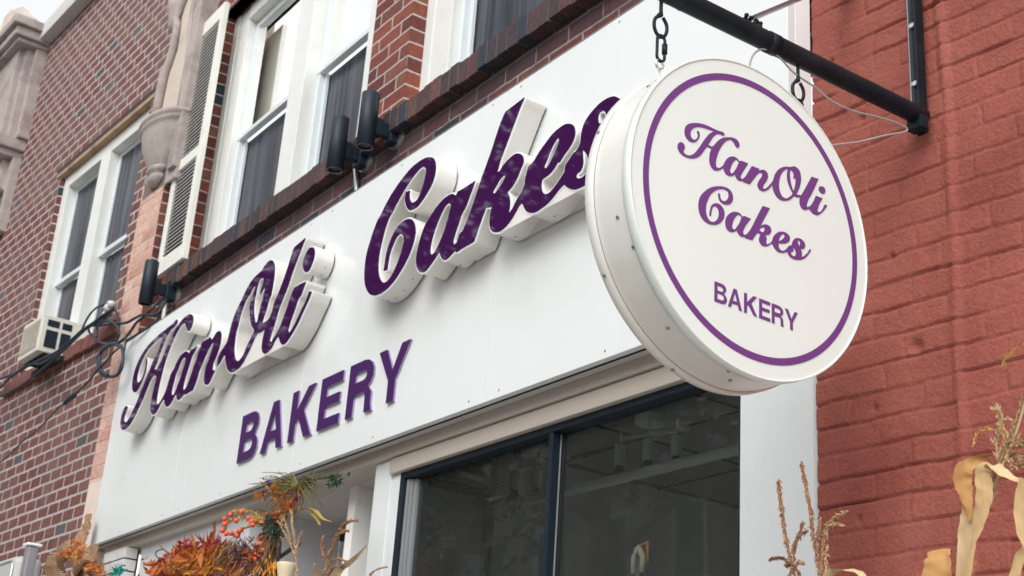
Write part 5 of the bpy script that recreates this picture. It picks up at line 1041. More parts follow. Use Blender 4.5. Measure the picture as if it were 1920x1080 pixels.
cable('black_cable', [(-8.2096,2.36,4.3927),(-8.0158,2.36,4.3693),(-7.8126,2.36,4.2948),(-7.623,2.37,4.2507),(-7.5213,2.38,4.2528),(-7.3797,2.38,4.2377),(-7.2611,2.4,4.2046),(-7.2171,2.42,4.2271),(-7.2598,2.46,4.3179)], .008, M_['cable'], 'black cable from the insulator to the far left wall light', 'cable', cb)
cable('black_cable', [(-7.7403,2.33,4.1343),(-7.5806,2.34,4.1132),(-7.5144,2.36,4.1505),(-7.4453,2.37,4.2004),(-7.3714,2.38,4.2192),(-7.3172,2.4,4.2586),(-7.3098,2.44,4.3263)], .008, M_['cable'], 'black cable rising from the coils to the far left wall light', 'cable', cb)
cable('black_cable', [(-7.5705,2.37,4.1217),(-7.3798,2.38,4.1276),(-7.254,2.4,4.1514),(-7.2331,2.42,4.1897),(-7.2826,2.45,4.2791)], .007, M_['cable'], 'black cable lying along the top edge of the fascia', 'cable', cb)
cable('black_cable', [(-7.4957,2.34,4.134),(-7.4757,2.34,4.0739),(-7.4751,2.34,4.019),(-7.4879,2.34,3.9389),(-7.4972,2.33,3.8909)], .006, M_['cable'], 'thin black cable dropping along the left edge of the fascia', 'cable', cb)
pg = thing('cable_plug', 'dangling black cable end with a thick plug on the brick below the coils', 'cable', (-8.1474,2.3,3.915))
b = MB(); b.smooth = True; b.tube(smooth3([(-7.5064,2.33,4.0693),(-7.6395,2.33,4.0567),(-7.7248,2.32,4.0159),(-7.8022,2.31,3.9923),(-7.8797,2.3,3.9485),(-7.9991,2.3,3.9258),(-8.1252,2.3,3.9102)]), .006, 8); b.build('lead', M_['cable'], pg)
b = MB(); b.smooth = True; b.tube([(-8.1252,2.3,3.9102),(-8.1521,2.3,3.906),(-8.2861,2.3,3.8977),(-8.3209,2.3,3.8881)], [.009, .017, .016, .013], 10); b.build('plug', M_['cable'], pg)
cable('black_cable', [(-9.6998,2.24,3.6553),(-9.3393,2.24,3.6819),(-9.0598,2.24,3.7109),(-8.8539,2.24,3.7468),(-8.6462,2.25,3.7682),(-8.3875,2.25,3.8125),(-8.2862,2.26,3.8479),(-8.3209,2.3,3.8881)], .0045, M_['cable'], 'thin black wire running down to the left edge below the plug', 'cable', cb)
ins = thing('insulator', 'weathered pale insulator clamp where the cables meet the brick', 'insulator', (-7.9912,2.36,4.4322))
q = Vector((-7.9952,2.36,4.4403))
b = MB(); b.smooth = True
for (dx, dz, r_) in ((0, 0, .030), (.05, .012, .024), (-.04, -.03, .022), (.01, .03, .018)): b.lathe([(0, r_), (r_*.7, r_*.7), (r_, 0), (r_*.7, -r_*.7), (0, -r_)], (q.x+dx, q.y, q.z+dz), 'z', 12)
b.build('porcelain', plain('porcelain', (.55, .54, .52), rough=.5, dirt=(.2, .2, .2), dscale=20, damt=.8), ins)
b = MB(); b.bevbox(q.x-.10, q.x+.06, q.y-.01, q.y+.02, q.z-.05, q.z-.03, .004); b.build('clamp', M_['steel'], ins)

# ------------------------------------------------------------------ inside the shop window
def track_light(cx_, cy_, bar0, bar1, lamps, label):
    t = thing('ceiling_light', label, 'ceiling light', (cx_, cy_, 3.2), 0, 'spotlight bars on the shop ceiling')
    b = MB(); b.smooth = True; b.lathe([(.062, 3.20), (.062, 3.165), (.055, 3.160), (0, 3.158)], (cx_, cy_, 0), 'z', 36); b.build('canopy', M_['int_white'], t)
    b = MB(); b.smooth = True; b.tube([bar0, bar1], .010, 10); b.build('bar', M_['int_white'], t)
    for (lx, ly, lz) in lamps:
        b = MB(); b.smooth = True; b.tube([(lx, ly, lz+.052), (lx+.004, ly, lz+.14)], .004, 8); b.lathe([(0, .052), (.020, .05), (.0215, .045), (.0215, -.030), (.019, -.034), (0, -.034)], (lx, ly, lz), 'z', 20)
        h = b.build('lamp_holder', M_['int_white'], t)
        b = MB(); b.smooth = True; b.lathe([(.013, -.034), (.015, -.044), (.030, -.066), (.034, -.082), (.033, -.088), (0, -.084)], (lx, ly, lz), 'z', 24); b.build('bulb', M_['bulb'], h)
M_['bulb'] = plain('reflector_bulb', (.06, .08, .085), rough=.15, spec=.8)
l1 = [(-4.1806,3.3331,3.03),(-4.035,3.3555,3.03),(-3.9118,3.3921,3.03)]
track_light(*(-4.0927,3.4099), *[(-4.2424,3.3896,3.13),(-3.9328,3.4732,3.13)], l1, 'three-lamp white spotlight bar on the shop ceiling behind the right-hand pane')
l2 = [(-4.8553,3.3023,3.03),(-4.7533,3.3393,3.03),(-4.5714,3.3172,3.03)]
track_light(*(-4.8243,3.375), *[(-5.0525,3.4008,3.13),(-4.6369,3.4247,3.13)], l2, 'three-lamp white spotlight bar on the shop ceiling behind the thin window mullion')
b = MB(); b.smooth = True; b.tube([(-5.2856,3.3,2.9266),(-5.0485,3.3,2.9292),(-4.7081,3.3,2.9324),(-3.4335,3.3,2.9268),(-3.1797,3.3,2.9279)], .021, 14)
pr = thing('curtain_rail', 'pale rail with white rings crossing the dark shop interior', 'curtain rail', (-4.1734,3.3,2.9298))
b.build('rail', M_['int_white'], pr)
for i, q in enumerate([(-5.0908,3.3,2.9305),(-5.0364,3.3,2.9322),(-4.9862,3.3,2.9296),(-4.9534,3.3,2.9295),(-4.9046,3.3,2.9294),(-4.765,3.3,2.9227),(-4.7189,3.3,2.9249)]):
    b = MB(); b.smooth = True; b.tube([(q[0]+.012*math.sin(i), q[1]+.045*math.cos(a), q[2]-.012+.045*math.sin(a)) for a in np.linspace(0, 2*math.pi, 17)], .008, 7); b.build('ring', M_['int_white'], pr)
# little brown and cream shop ornament hung behind the glass
q = (-3.3347,2.75,2.4394)
on = thing('shop_ornament', 'small orange and cream ornament hanging low behind the right-hand pane', 'ornament', q)
b = MB(); b.smooth = True; b.tube([(q[0]-.020, q[1], q[2]-.05), (q[0]-.022, q[1], q[2]), (q[0], q[1], q[2]+.03), (q[0]+.022, q[1], q[2]), (q[0]+.02, q[1], q[2]-.05)], .011, 8); b.build('hoop', plain('cream_hoop', (.6, .5, .36), rough=.6), on)
b = MB(); b.smooth = True; b.tube([(q[0]-.034, q[1]+.01, q[2]-.03), (q[0]-.03, q[1]+.01, q[2]+.03), (q[0]+.03, q[1]+.01, q[2]+.045), (q[0]+.034, q[1]+.01, q[2]-.02)], .007, 7); b.build('orange_edge', plain('orange_edge', (.5, .2, .04), rough=.6), on)
b = MB(); b.smooth = True; b.tube([(q[0], q[1], q[2]+.01), (q[0], q[1]+.01, q[2]-.3)], [.012, .02], 8); b.build('stem', M_['steel'], on)

# ------------------------------------------------------------------ plants and decorations at the bottom edge
def col(name, c, var=.25, rough=.7):
    if name not in bpy.data.materials: plain(name, c, rough=rough, var=var, vscale=25)
    return bpy.data.materials[name]
STRAW = col('dry_straw', (.52, .35, .20)); TAS = col('dry_tassel', (.40, .22, .12)); HUSK = col('dry_corn_leaf', (.58, .42, .25), .2); HUSK2 = col('brown_corn_leaf', (.40, .21, .08), .35); PALE = col('pale_corn_leaf', (.66, .56, .42), .15)
ORG = col('orange_leaf', (.44, .12, .025), .5); YEL = col('yellow_petal', (.62, .26, .02), .35); REDL = col('red_leaf', (.34, .025, .035), .4); BRN = col('brown_leaf', (.13, .06, .04), .4); BERRY = col('red_berry', (.72, .10, .05), .15, .35); GRN = col('olive_leaf', (.14, .13, .04)); DGRN = col('dark_green_leaf', (.04, .07, .04)); TWIG = col('dark_twig', (.035, .03, .03)); BURL = None
for nm_, c_, d_ in (('dry_corn_leaf', (.54, .36, .17), (.28, .14, .05)), ('brown_corn_leaf', (.48, .25, .08), (.20, .08, .03)), ('pale_corn_leaf', (.60, .45, .25), (.34, .19, .08))):
    bpy.data.materials.remove(bpy.data.materials[nm_])
    plain(nm_, c_, rough=.65, var=.30, vscale=1, stretch=(90, 90, 5), dirt=d_, dscale=.5, damt=.9, bump=.5, bscale=1.5)
HUSK = bpy.data.materials['dry_corn_leaf']; HUSK2 = bpy.data.materials['brown_corn_leaf']; PALE = bpy.data.materials['pale_corn_leaf']
def jit(s): return Vector((random.gauss(0, s), random.gauss(0, s), random.gauss(0, s)))
def leaf(b, p, d, L_, w, fold=.3, nrm=None):
    d = d.normalized(); n = nrm or Vector((random.gauss(0, 1), -abs(random.gauss(0, 1)), random.gauss(0, 1))); s = d.cross(n)
    s = s.normalized() if s.length > 1e-6 else Vector((1, 0, 0)); u = s.cross(d)
    mid = p + d*L_*.5 - u*w*fold
    b.add([p, p+d*L_*.45+s*w*.5, p+d*L_, p+d*L_*.45-s*w*.5, mid], [(0, 4, 1), (1, 4, 2), (2, 4, 3), (3, 4, 0)])
def tassel(b, pts, n, L_=.016, w=.005, r=.0016, spread=.7):
    """seed head: a thin stalk thick with small husks"""
    P = smooth3(pts, 5); b.smooth = True; b.tube(P, [r*(1-.6*i/len(P)) for i in range(len(P))], 5); b.smooth = False
    for k in range(n):
        t = random.random()*(len(P)-1.01); i = int(t); p = P[i].lerp(P[i+1], t-i); d = (P[i+1]-P[i]).normalized()
        leaf(b, p, d + jit(spread*.5), L_*random.uniform(.6, 1.2), w, .4)
def ribbon(b, pts, ws, cup=.25, twist=0.0, k=6, sdir=None, t_=.0006):
    P = smooth3(pts, k); n = len(P); vs = []
    for i, p in enumerate(P):
        f = i/(n-1)*(len(ws)-1); j = min(int(f), len(ws)-2); w = ws[j]*(1-(f-j))+ws[j+1]*(f-j)
        t = (P[min(i+1, n-1)]-P[max(i-1, 0)]).normalized()
        s = Vector(sdir) if sdir else Vector((.75, .55, 0))
        an = twist*i/(n-1)
        s = (s - t*s.dot(t)).normalized(); u = s.cross(t); s2 = s*math.cos(an)+u*math.sin(an); u2 = s2.cross(t)
        rip = .10*w*math.sin(i*.9); w *= 1+.05*math.sin(i*1.1+len(pts))+random.uniform(-.05, .05)
        for (q, c) in ((-1, 0), (-.5, .7), (0, 1), (.5, .7), (1, 0)): vs.append(p + s2*q*w + u2*(c*cup*w + rip*q))
    fs = []
    for i in range(n-1):
        for j in range(4): fs.append((i*5+j, i*5+j+1, (i+1)*5+j+1, (i+1)*5+j))
    b.smooth = True; b.add(vs, fs); b.smooth = False

def stalks(name, label, specs, cat, mat=TAS, base=None, group=None, extra=None):
    t = thing(name, label, cat, base)
    return t
# --- seed heads against the white pier
g1 = 'dry grass seed heads in front of the corner pier'
def seedhead(label, main, sides, n, group, mat=TAS, L_=.016, w=.005, name='grass_seed_head'):
    root = Vector(main[-1])
    t = thing(name, label, 'dry grass', (root.x, root.y, 0), 0, group)
    b = MB(); tassel(b, main, int(n*2.2), L_*.75, w*.8, spread=.55)
    for s in sides: tassel(b, s, int(n*.9), L_*.65, w*.7, .0011, spread=.6)
    b.build('seed_head', mat, t, recalc=False)
    b = MB(); b.smooth = True; b.tube([root, root+Vector((.01, 0, -.6)), Vector((root.x+.03, root.y, 0))], [.0025, .0035, .005], 6); b.build('stem', STRAW, t)
    return t
seedhead('tall dry seed head standing farthest left in front of the white corner pier', [(-1.8882,1.9,2.2836),(-1.887,1.9,2.2549),(-1.8801,1.9,2.2226),(-1.872,1.9,2.1752),(-1.8612,1.9,2.1332),(-1.8454,1.9,2.0816)], [[(-1.916,1.9,2.1275),(-1.9032,1.9,2.1301),(-1.8807,1.9,2.1285),(-1.8642,1.9,2.1175)],[(-1.8753,1.9,2.1137),(-1.8587,1.9,2.1129),(-1.8411,1.9,2.101),(-1.8345,1.9,2.0864)],[(-1.8645,1.9,2.0836),(-1.8504,1.9,2.1219),(-1.8473,1.9,2.1467),(-1.8263,1.9,2.1843)]], 230, g1)
seedhead('tallest dry seed head leaning over the edge between white pier and red brick', [(-1.8479,1.92,2.3167),(-1.84,1.92,2.2827),(-1.8323,1.92,2.2451),(-1.826,1.92,2.2133),(-1.8199,1.92,2.1718),(-1.81,1.92,2.1255),(-1.8003,1.92,2.0801)], [[(-1.8307,1.92,2.1783),(-1.8471,1.92,2.1754),(-1.8611,1.92,2.1649),(-1.8696,1.92,2.1477)],[(-1.8005,1.92,2.2015),(-1.8036,1.92,2.1797),(-1.8096,1.92,2.1504),(-1.8077,1.92,2.1104)]], 250, g1)
seedhead('short bent dry seed head arching right over the red brick', [(-1.7501,1.94,2.208),(-1.7712,1.94,2.203),(-1.7899,1.94,2.1965),(-1.8036,1.94,2.1832),(-1.8122,1.94,2.1591),(-1.8169,1.94,2.1246),(-1.8191,1.94,2.0851)], [[(-1.7587,1.94,2.1812),(-1.7769,1.94,2.1867),(-1.7928,1.94,2.1868),(-1.8065,1.94,2.1735)],[(-1.859,1.94,2.1213),(-1.8727,1.94,2.1259),(-1.8839,1.94,2.1201)],[(-1.8016,1.94,2.1528),(-1.8075,1.94,2.1285),(-1.8055,1.94,2.0985)]], 110, g1, STRAW)
# --- corn stalk at the right edge
cs_ = thing('corn_stalk', 'tall dried corn stalk with drooping tan leaves in front of the red brick wall', 'corn stalk', (-1.4448,1.9,0.0))
b = MB(); b.smooth = True; b.tube(smooth3([(-1.3255,1.9,2.3277),(-1.3504,1.9,2.272),(-1.3776,1.9,2.2247),(-1.4008,1.9,2.191),(-1.432,1.91,2.1547),(-1.4729,1.92,2.0905),(-1.5001,1.93,2.0419)] + [(-1.72, 1.95, 1.2), (-1.74, 1.97, 0)]), [.0022]*8+[.003]*10+[.0045]*31, 8); b.build('stalk', STRAW, cs_)
for wh, (pts, ws, mt, cup, tw) in enumerate([
    ([(-1.3916,1.9,2.2462),(-1.415,1.9,2.2422),(-1.4324,1.89,2.234),(-1.4403,1.88,2.2224),(-1.4447,1.88,2.205),(-1.4408,1.88,2.1818),(-1.4361,1.88,2.1569),(-1.4364,1.88,2.1366)], [.002, .005, .010, .015, .016, .013, .006, .003], HUSK2, .35, .5),
    ([(-1.4488,1.885,2.2021),(-1.4431,1.885,2.1741),(-1.4417,1.885,2.1471),(-1.448,1.885,2.1169),(-1.4558,1.885,2.0784),(-1.4651,1.885,2.0316)], [.003, .006, .012, .013, .011, .011], PALE, .3, -.5),
    ([(-1.388,1.9,2.2247),(-1.3929,1.89,2.2245),(-1.4004,1.88,2.2174),(-1.4043,1.88,2.2056),(-1.403,1.88,2.1804),(-1.4089,1.88,2.1547),(-1.4193,1.88,2.1254),(-1.4293,1.88,2.1005),(-1.4386,1.88,2.0712),(-1.4508,1.88,2.0294)], [.003, .008, .012, .013, .014, .012, .009, .004, .005, .008], HUSK, .3, .3),
    ([(-1.4165,1.89,2.2168),(-1.3976,1.885,2.2225),(-1.3815,1.88,2.2196),(-1.3661,1.88,2.2054),(-1.3469,1.88,2.1916),(-1.3229,1.88,2.1808),(-1.2899,1.88,2.1694)], [.003, .006, .010, .010, .008, .007, .004], PALE, .25, .2),
    ([(-1.3183,1.87,2.1841),(-1.328,1.87,2.1624),(-1.3332,1.87,2.1332),(-1.3311,1.87,2.099),(-1.3279,1.87,2.0776),(-1.3379,1.87,2.0621),(-1.3524,1.87,2.0263)], [.009, .008, .008, .007, .003, .008, .008], HUSK, .3, .0),
    ([(-1.4845,1.85,2.0196),(-1.482,1.85,2.0452),(-1.4797,1.85,2.0667),(-1.4836,1.86,2.0837),(-1.4878,1.875,2.0902),(-1.4958,1.89,2.0865)], [.023, .023, .021, .018, .015, .010], HUSK2, .25, .2),
    ([(-1.7348,1.85,2.0569),(-1.7193,1.85,2.0723),(-1.6991,1.85,2.0795),(-1.672,1.85,2.0765),(-1.6456,1.85,2.0681),(-1.6271,1.85,2.0497)], [.003, .008, .010, .009, .006, .003], PALE, .3, 0)]):
    b = MB(); ribbon(b, pts, ws, cup, tw); b.build('leaf', mt, cs_)
b = MB()
for s, n in [([(-1.4013,1.9,2.1706),(-1.3905,1.9,2.218),(-1.3742,1.9,2.2421),(-1.3546,1.9,2.2836),(-1.3252,1.9,2.3322)], 150),
    ([(-1.3796,1.9,2.2251),(-1.3708,1.9,2.2325),(-1.3634,1.9,2.2223),(-1.3515,1.9,2.2184)], 40), ([(-1.375,1.9,2.2315),(-1.3614,1.9,2.2488),(-1.3529,1.9,2.2652),(-1.3539,1.9,2.2926)], 60), ([(-1.3877,1.9,2.2283),(-1.39,1.9,2.254),(-1.3838,1.9,2.2802),(-1.3787,1.9,2.3206)], 50),
    ([(-1.3845,1.9,2.244),(-1.3688,1.9,2.2592),(-1.352,1.9,2.2516),(-1.3386,1.9,2.2536)], 60), ([(-1.3788,1.9,2.2357),(-1.358,1.9,2.2392),(-1.3466,1.9,2.23),(-1.3544,1.9,2.2207)], 60), ([(-1.3708,1.9,2.2596),(-1.379,1.9,2.2885),(-1.3737,1.9,2.3039),(-1.3832,1.9,2.3169)], 40)]:
    tassel(b, s, n, .015, .005)
b.build('tassel', STRAW, cs_, recalc=False)
b = MB()
for s, n in [([(-1.3693,1.9,2.3905),(-1.3621,1.9,2.402),(-1.3509,1.9,2.4106),(-1.3315,1.9,2.419),(-1.3077,1.9,2.4206)], 40), ([(-1.436,1.9,2.2643),(-1.4306,1.9,2.28),(-1.4171,1.9,2.2885),(-1.4062,1.9,2.292)], 26), ([(-1.3973,1.9,2.3273),(-1.3875,1.9,2.316),(-1.378,1.9,2.302),(-1.3748,1.9,2.2895),(-1.3678,1.9,2.2726)], 26), ([(-1.4062,1.9,2.292),(-1.3878,1.9,2.2829),(-1.3723,1.9,2.2671)], 20), ([(-1.4493,1.9,2.0513),(-1.4515,1.9,2.0654),(-1.4469,1.9,2.071)], 16)]:
    tassel(b, s, n, .010, .0035, .0009)
b.build('side_tassel', YELT, cs_, recalc=False) if 'YELT' in globals() else b.build('side_tassel', col('golden_tassel', (.60, .36, .12)), cs_, recalc=False)

# --- autumn arrangement at the left
YA = 2.15
def cloud(b, c, rad, n, L_, w, dirv=None, ds=1.0):
    c = Vector(c)
    for k in range(n):
        p = c + Vector((random.gauss(0, rad[0]), random.gauss(0, rad[1]), random.gauss(0, rad[2])))
        d = (Vector(dirv) if dirv else Vector((0, 0, 0))) + jit(ds)
        leaf(b, p, d, L_*random.uniform(.6, 1.3), w*random.uniform(.7, 1.2), .35)
af = thing('autumn_flowers', 'cluster of orange, red and yellow artificial autumn leaves at the bottom left', 'flowers', (-5.5259,2.15,0.0))
def clump(name, mat, items, parent, L_, w, dirv=None, ds=1.0):
    for (c, rad, n) in items:
        b = MB(); cloud(b, c, rad, n, L_, w, dirv, ds); o = b.build(name, mat, parent, recalc=False)
    return o
clump('orange_leaves', ORG, [(c, (.045, .03, .016), 15) for c in [(-5.7313,2.15,2.592),(-5.5719,2.15,2.5874),(-5.4387,2.15,2.5765),(-5.2991,2.15,2.5497),(-5.8603,2.15,2.5674),(-5.5715,2.15,2.5143),(-5.2049,2.15,2.5495)]], af, .075, .034)
clump('small_orange_leaves', ORG, [(c, (.05, .03, .02), 14) for c in [(-5.6719,2.16,2.5599),(-5.3784,2.16,2.5279),(-5.1618,2.16,2.5085)]], af, .045, .016)
clump('yellow_leaves', YEL, [(c, (.06, .02, .012), 16) for c in [(-5.4746,2.11,2.5851),(-5.3127,2.11,2.5214),(-5.1708,2.11,2.4932),(-5.5406,2.11,2.5377)]], af, .13, .014, (.95, 0, .3), .3)
clump('red_petals', REDL, [(c, (.035, .02, .014), 60) for c in [(-5.6443,2.17,2.6486),(-5.5696,2.17,2.6485),(-5.8184,2.14,2.6003),(-5.741,2.13,2.5627),(-5.7,2.17,2.6417),(-5.4783,2.17,2.6152)]], af, .032, .012)
clump('crimson_spikes', REDL, [(c, (.03, .015, .012), 26) for c in [(-5.3226,2.16,2.5948),(-5.2721,2.16,2.6017),(-5.3837,2.16,2.6152)]], af, .06, .008, (.3, 0, .9), .4)
clump('dark_leaves', BRN, [(c, (.06, .02, .02), 50) for c in [(-5.647,2.2,2.5456),(-5.3587,2.2,2.5148),(-5.8299,2.2,2.5605),(-5.4814,2.2,2.5543)]], af, .04, .018)
b = MB()
for s in [[(-5.2495,2.14,2.5636),(-5.2697,2.14,2.6195),(-5.2749,2.14,2.6632),(-5.2705,2.14,2.6951)],[(-5.3453,2.14,2.5641),(-5.3254,2.14,2.6264),(-5.286,2.14,2.6647)],[(-5.2115,2.14,2.5592),(-5.1894,2.14,2.5989),(-5.1519,2.14,2.609)],[(-5.1013,2.14,2.5359),(-5.0692,2.14,2.5736),(-5.0337,2.14,2.5859)]]:
    b = MB(); tassel(b, s, 60, .02, .008, .002, .5); b.build('spike', col('rust_spike', (.45, .12, .03)), af, recalc=False)
b = MB(); b.smooth = True; b.tube(smooth3([(-5.8849,2.2,2.6641),(-5.9781,2.2,2.6942),(-6.0586,2.2,2.6896),(-5.9921,2.2,2.6532),(-5.8103,2.2,2.6599),(-5.7243,2.2,2.6679)]), .0035, 6); b.build('wire_loop', col('teal_wire', (.03, .16, .15)), af)
# stem down to the pavement
b = MB(); b.smooth = True; q = Vector(af.location); b.tube([(q.x+.0, q.y, 2.47), (q.x+.02, q.y, 1.2), (q.x, q.y, 0)], .012, 8); b.build('stake', TWIG, af)

dh = thing('dried_bundle', 'brown dried leaf and seed bundle right of the orange leaves', 'dried plants', (-4.8836,2.15,0.0))
PLUM = col('plum_leaf', (.13, .045, .06), .4)
clump('dry_leaves', BRN, [(c, (.035, .02, .018), 70) for c in [(-5.0854,2.15,2.5856),(-5.0069,2.15,2.5574),(-4.9397,2.15,2.5291),(-4.8761,2.15,2.5076),(-4.9103,2.15,2.556),(-4.9894,2.15,2.5042),(-4.8115,2.15,2.4645),(-5.099,2.15,2.5373),(-4.9067,2.15,2.4709)]], dh, .085, .006, (-.55, 0, -.75), .35)
clump('plum_leaves', PLUM, [(c, (.035, .015, .018), 60) for c in [(-4.9675,2.14,2.5777),(-4.8841,2.14,2.541),(-4.8175,2.14,2.5072),(-5.0252,2.14,2.5313),(-4.7681,2.14,2.466)]], dh, .08, .007, (.6, 0, -.6), .4)
clump('tan_leaves', HUSK, [(c, (.03, .015, .014), 22) for c in [(-5.0543,2.13,2.5951),(-4.9943,2.13,2.5629),(-4.8891,2.13,2.5058),(-5.0663,2.13,2.5426),(-4.7904,2.13,2.459),(-4.905,2.13,2.4675)]], dh, .07, .006, (-.55, 0, -.75), .3)
clump('rust_leaves', ORG, [(c, (.025, .015, .012), 22) for c in [(-4.8984,2.12,2.4992),(-4.8207,2.12,2.4766),(-4.9655,2.12,2.4846),(-5.0463,2.12,2.5058)]], dh, .06, .007, (-.7, 0, -.6), .35)
b = MB(); b.smooth = True; q = Vector(dh.location); b.tube([(q.x, q.y, 2.5), (q.x, q.y, 0)], .010, 8); b.build('stake', TWIG, dh)

bs_ = thing('berry_spray', 'nodding spray of red berries with yellow green sprigs under the fascia', 'berry spray', (-4.9307,2.15,0.0))
b = MB()
for s in [[(-4.7608,2.15,2.5975),(-4.8245,2.15,2.6565),(-4.9331,2.15,2.7027),(-5.0625,2.15,2.7256),(-5.1655,2.15,2.7319)],[(-4.794,2.15,2.6321),(-4.9,2.15,2.6732),(-5.0263,2.15,2.6909),(-5.1448,2.15,2.7011),(-5.1869,2.15,2.6748)],[(-4.8488,2.15,2.6599),(-4.941,2.15,2.6521),(-5.0355,2.15,2.644),(-5.0815,2.15,2.6333)]]: tassel(b, s, 90, .022, .008, .002, 1.1)
b.build('sprig', col('ochre_sprig', (.50, .30, .05)), bs_, recalc=False)
for (q, r_) in zip([(-5.1572,2.13,2.7035),(-5.1494,2.13,2.6811),(-5.1616,2.13,2.6572),(-5.1196,2.13,2.639),(-5.0729,2.13,2.635),(-5.0078,2.13,2.6182),(-4.9938,2.13,2.635),(-5.0385,2.13,2.6806),(-5.1045,2.13,2.7131),(-4.9985,2.13,2.7085),(-4.8898,2.13,2.6559),(-4.8759,2.13,2.6417),(-4.795,2.13,2.6367),(-4.9239,2.13,2.673)], [.0105, .011, .0105, .010, .0105, .012, .011, .011, .010, .011, .0115, .010, .010, .009]):
    b = MB(); b.smooth = True; b.lathe([(0, r_)]+[(r_*math.sin(a), r_*math.cos(a)) for a in np.linspace(.3, 2.84, 8)]+[(0, -r_)], q, 'z', 14); b.build('berry', BERRY, bs_)
b = MB(); b.smooth = True; q = Vector((-4.7608,2.15,2.5975)); b.tube([q, q+Vector((.02, 0, -.3)), (q.x+.03, q.y, 0)], .005, 6); b.build('stem', TWIG, bs_)

pl = thing('feathery_plume', 'drooping brown and orange plume with berries beside the bare grass stems', 'plume', (-4.73,2.15,0.0))
clump('plume', col('plume_brown', (.20, .11, .05), .5), [(c, (.022, .012, .03), 110) for c in [(-4.7435,2.15,2.6152),(-4.7436,2.15,2.5853),(-4.739,2.15,2.5549),(-4.7345,2.15,2.5247),(-4.7393,2.15,2.4958)]], pl, .07, .006, (-.1, 0, -1), .18)
clump('green_tuft', DGRN, [(c, (.018, .012, .02), 80) for c in [(-4.7464,2.14,2.6338),(-4.7098,2.14,2.6169),(-4.6829,2.14,2.6013)]], pl, .03, .008)
clump('orange_tips', ORG, [(c, (.018, .012, .016), 26) for c in [(-4.7763,2.13,2.5165),(-4.7841,2.13,2.4977),(-4.7709,2.13,2.5436),(-4.8129,2.13,2.5308)]], pl, .03, .014)
clump('yellow_tips', YEL, [(c, (.010, .008, .012), 12) for c in [(-4.7541,2.12,2.4691),(-4.6667,2.12,2.4767),(-4.6115,2.12,2.4532),(-4.649,2.12,2.4325)]], pl, .035, .010, (.1, 0, -1), .3)
for q in [(-4.7571,2.12,2.5521),(-4.7313,2.12,2.5272),(-4.7655,2.12,2.5057),(-4.8222,2.12,2.5104),(-4.7819,2.12,2.4998)]:
    b = MB(); b.smooth = True; r_ = .010; b.lathe([(0, r_)]+[(r_*math.sin(a), r_*math.cos(a)) for a in np.linspace(.3, 2.84, 8)]+[(0, -r_)], q, 'z', 14); b.build('berry', BERRY, pl)
b = MB(); b.smooth = True; q = Vector((-4.7348,2.16,2.5166)); b.tube([q, (q.x, q.y, 0)], .006, 6); b.build('stem', TWIG, pl)

gt = thing('wispy_grass_tuft', 'tuft of thin green and brown blades with orange petals just under the fascia', 'grass tuft', (-4.5997,2.15,0.0))
b = MB(); c0 = Vector((-4.5594,2.15,2.7415))
ends = [(-4.9077,2.15,2.8201),(-4.8268,2.14,2.8091),(-4.7574,2.13,2.7244),(-4.7491,2.15,2.7881),(-4.6724,2.12,2.6597),(-4.7038,2.15,2.7099),(-4.6315,2.15,2.6891),(-4.6409,2.14,2.639),(-4.3792,2.15,2.6898),(-4.3618,2.13,2.6452),(-4.3893,2.15,2.7299),(-4.4593,2.15,2.6828),(-4.7462,2.13,2.7633),(-4.6378,2.13,2.7763),(-4.5781,2.15,2.6222),(-4.374,2.14,2.7447),(-4.4748,2.17,2.7535),(-4.43,2.15,2.6495),(-4.7543,2.14,2.645),(-4.899,2.17,2.81)]
for rep_ in range(5):
    for e in ends:
        e = Vector(e) + jit(.02); m = c0.lerp(e, .5) + Vector((0, 0, .018)) + jit(.008); b.smooth = True
        P = smooth3([c0+jit(.006), m, e], 5); b.tube(P, [.0028*(1-.75*i/len(P)) for i in range(len(P))], 4)
b.build('blades', GRN, gt, recalc=False)
b = MB()
tassel(b, [(-4.5387,2.15,2.7442),(-4.4552,2.15,2.7464),(-4.3722,2.15,2.7425),(-4.3014,2.15,2.7309),(-4.2406,2.15,2.7058)], 110, .018, .006, .002, .6); cloud(b, (-4.2672,2.15,2.7196), (.018, .01, .012), 40, .03, .010)
b.build('green_sprig', DGRN, gt, recalc=False)
clump('orange_petals', ORG, [(c, (.02, .012, .014), 26) for c in [(-4.6387,2.14,2.7082),(-4.589,2.14,2.6868),(-4.5509,2.14,2.7047),(-4.7189,2.14,2.7548),(-4.659,2.14,2.6714),(-4.6789,2.14,2.6484)]], gt, .032, .010, (-.4, 0, -.6), .6)
clump('yellow_petals', YEL, [(c, (.010, .006, .006), 18) for c in [(-4.8474,2.13,2.7463),(-4.8808,2.13,2.7473),(-4.7347,2.13,2.7554),(-4.7019,2.13,2.7361)]], gt, .028, .010, (1, 0, .3), .4)
clump('violet_petals', col('violet_petal', (.10, .03, .14)), [(c, (.008, .006, .008), 12) for c in [(-4.8011,2.13,2.7474),(-4.7877,2.13,2.7946),(-4.5402,2.13,2.6913)]], gt, .022, .008)
b = MB()
for s in [[(-4.8842,2.14,2.8122),(-4.8182,2.14,2.7808),(-4.7621,2.14,2.7473),(-4.7022,2.14,2.6977),(-4.6622,2.14,2.652),(-4.632,2.14,2.6083)],[(-4.5582,2.15,2.7374),(-4.6145,2.15,2.7064),(-4.6455,2.15,2.6613),(-4.6599,2.15,2.604),(-4.6481,2.15,2.5631)],[(-4.5779,2.15,2.7305),(-4.6544,2.15,2.6925),(-4.7354,2.15,2.6642)]]: tassel(b, s, 60, .02, .006, .0035, .5)
b.build('husks', HUSK2, gt, recalc=False)
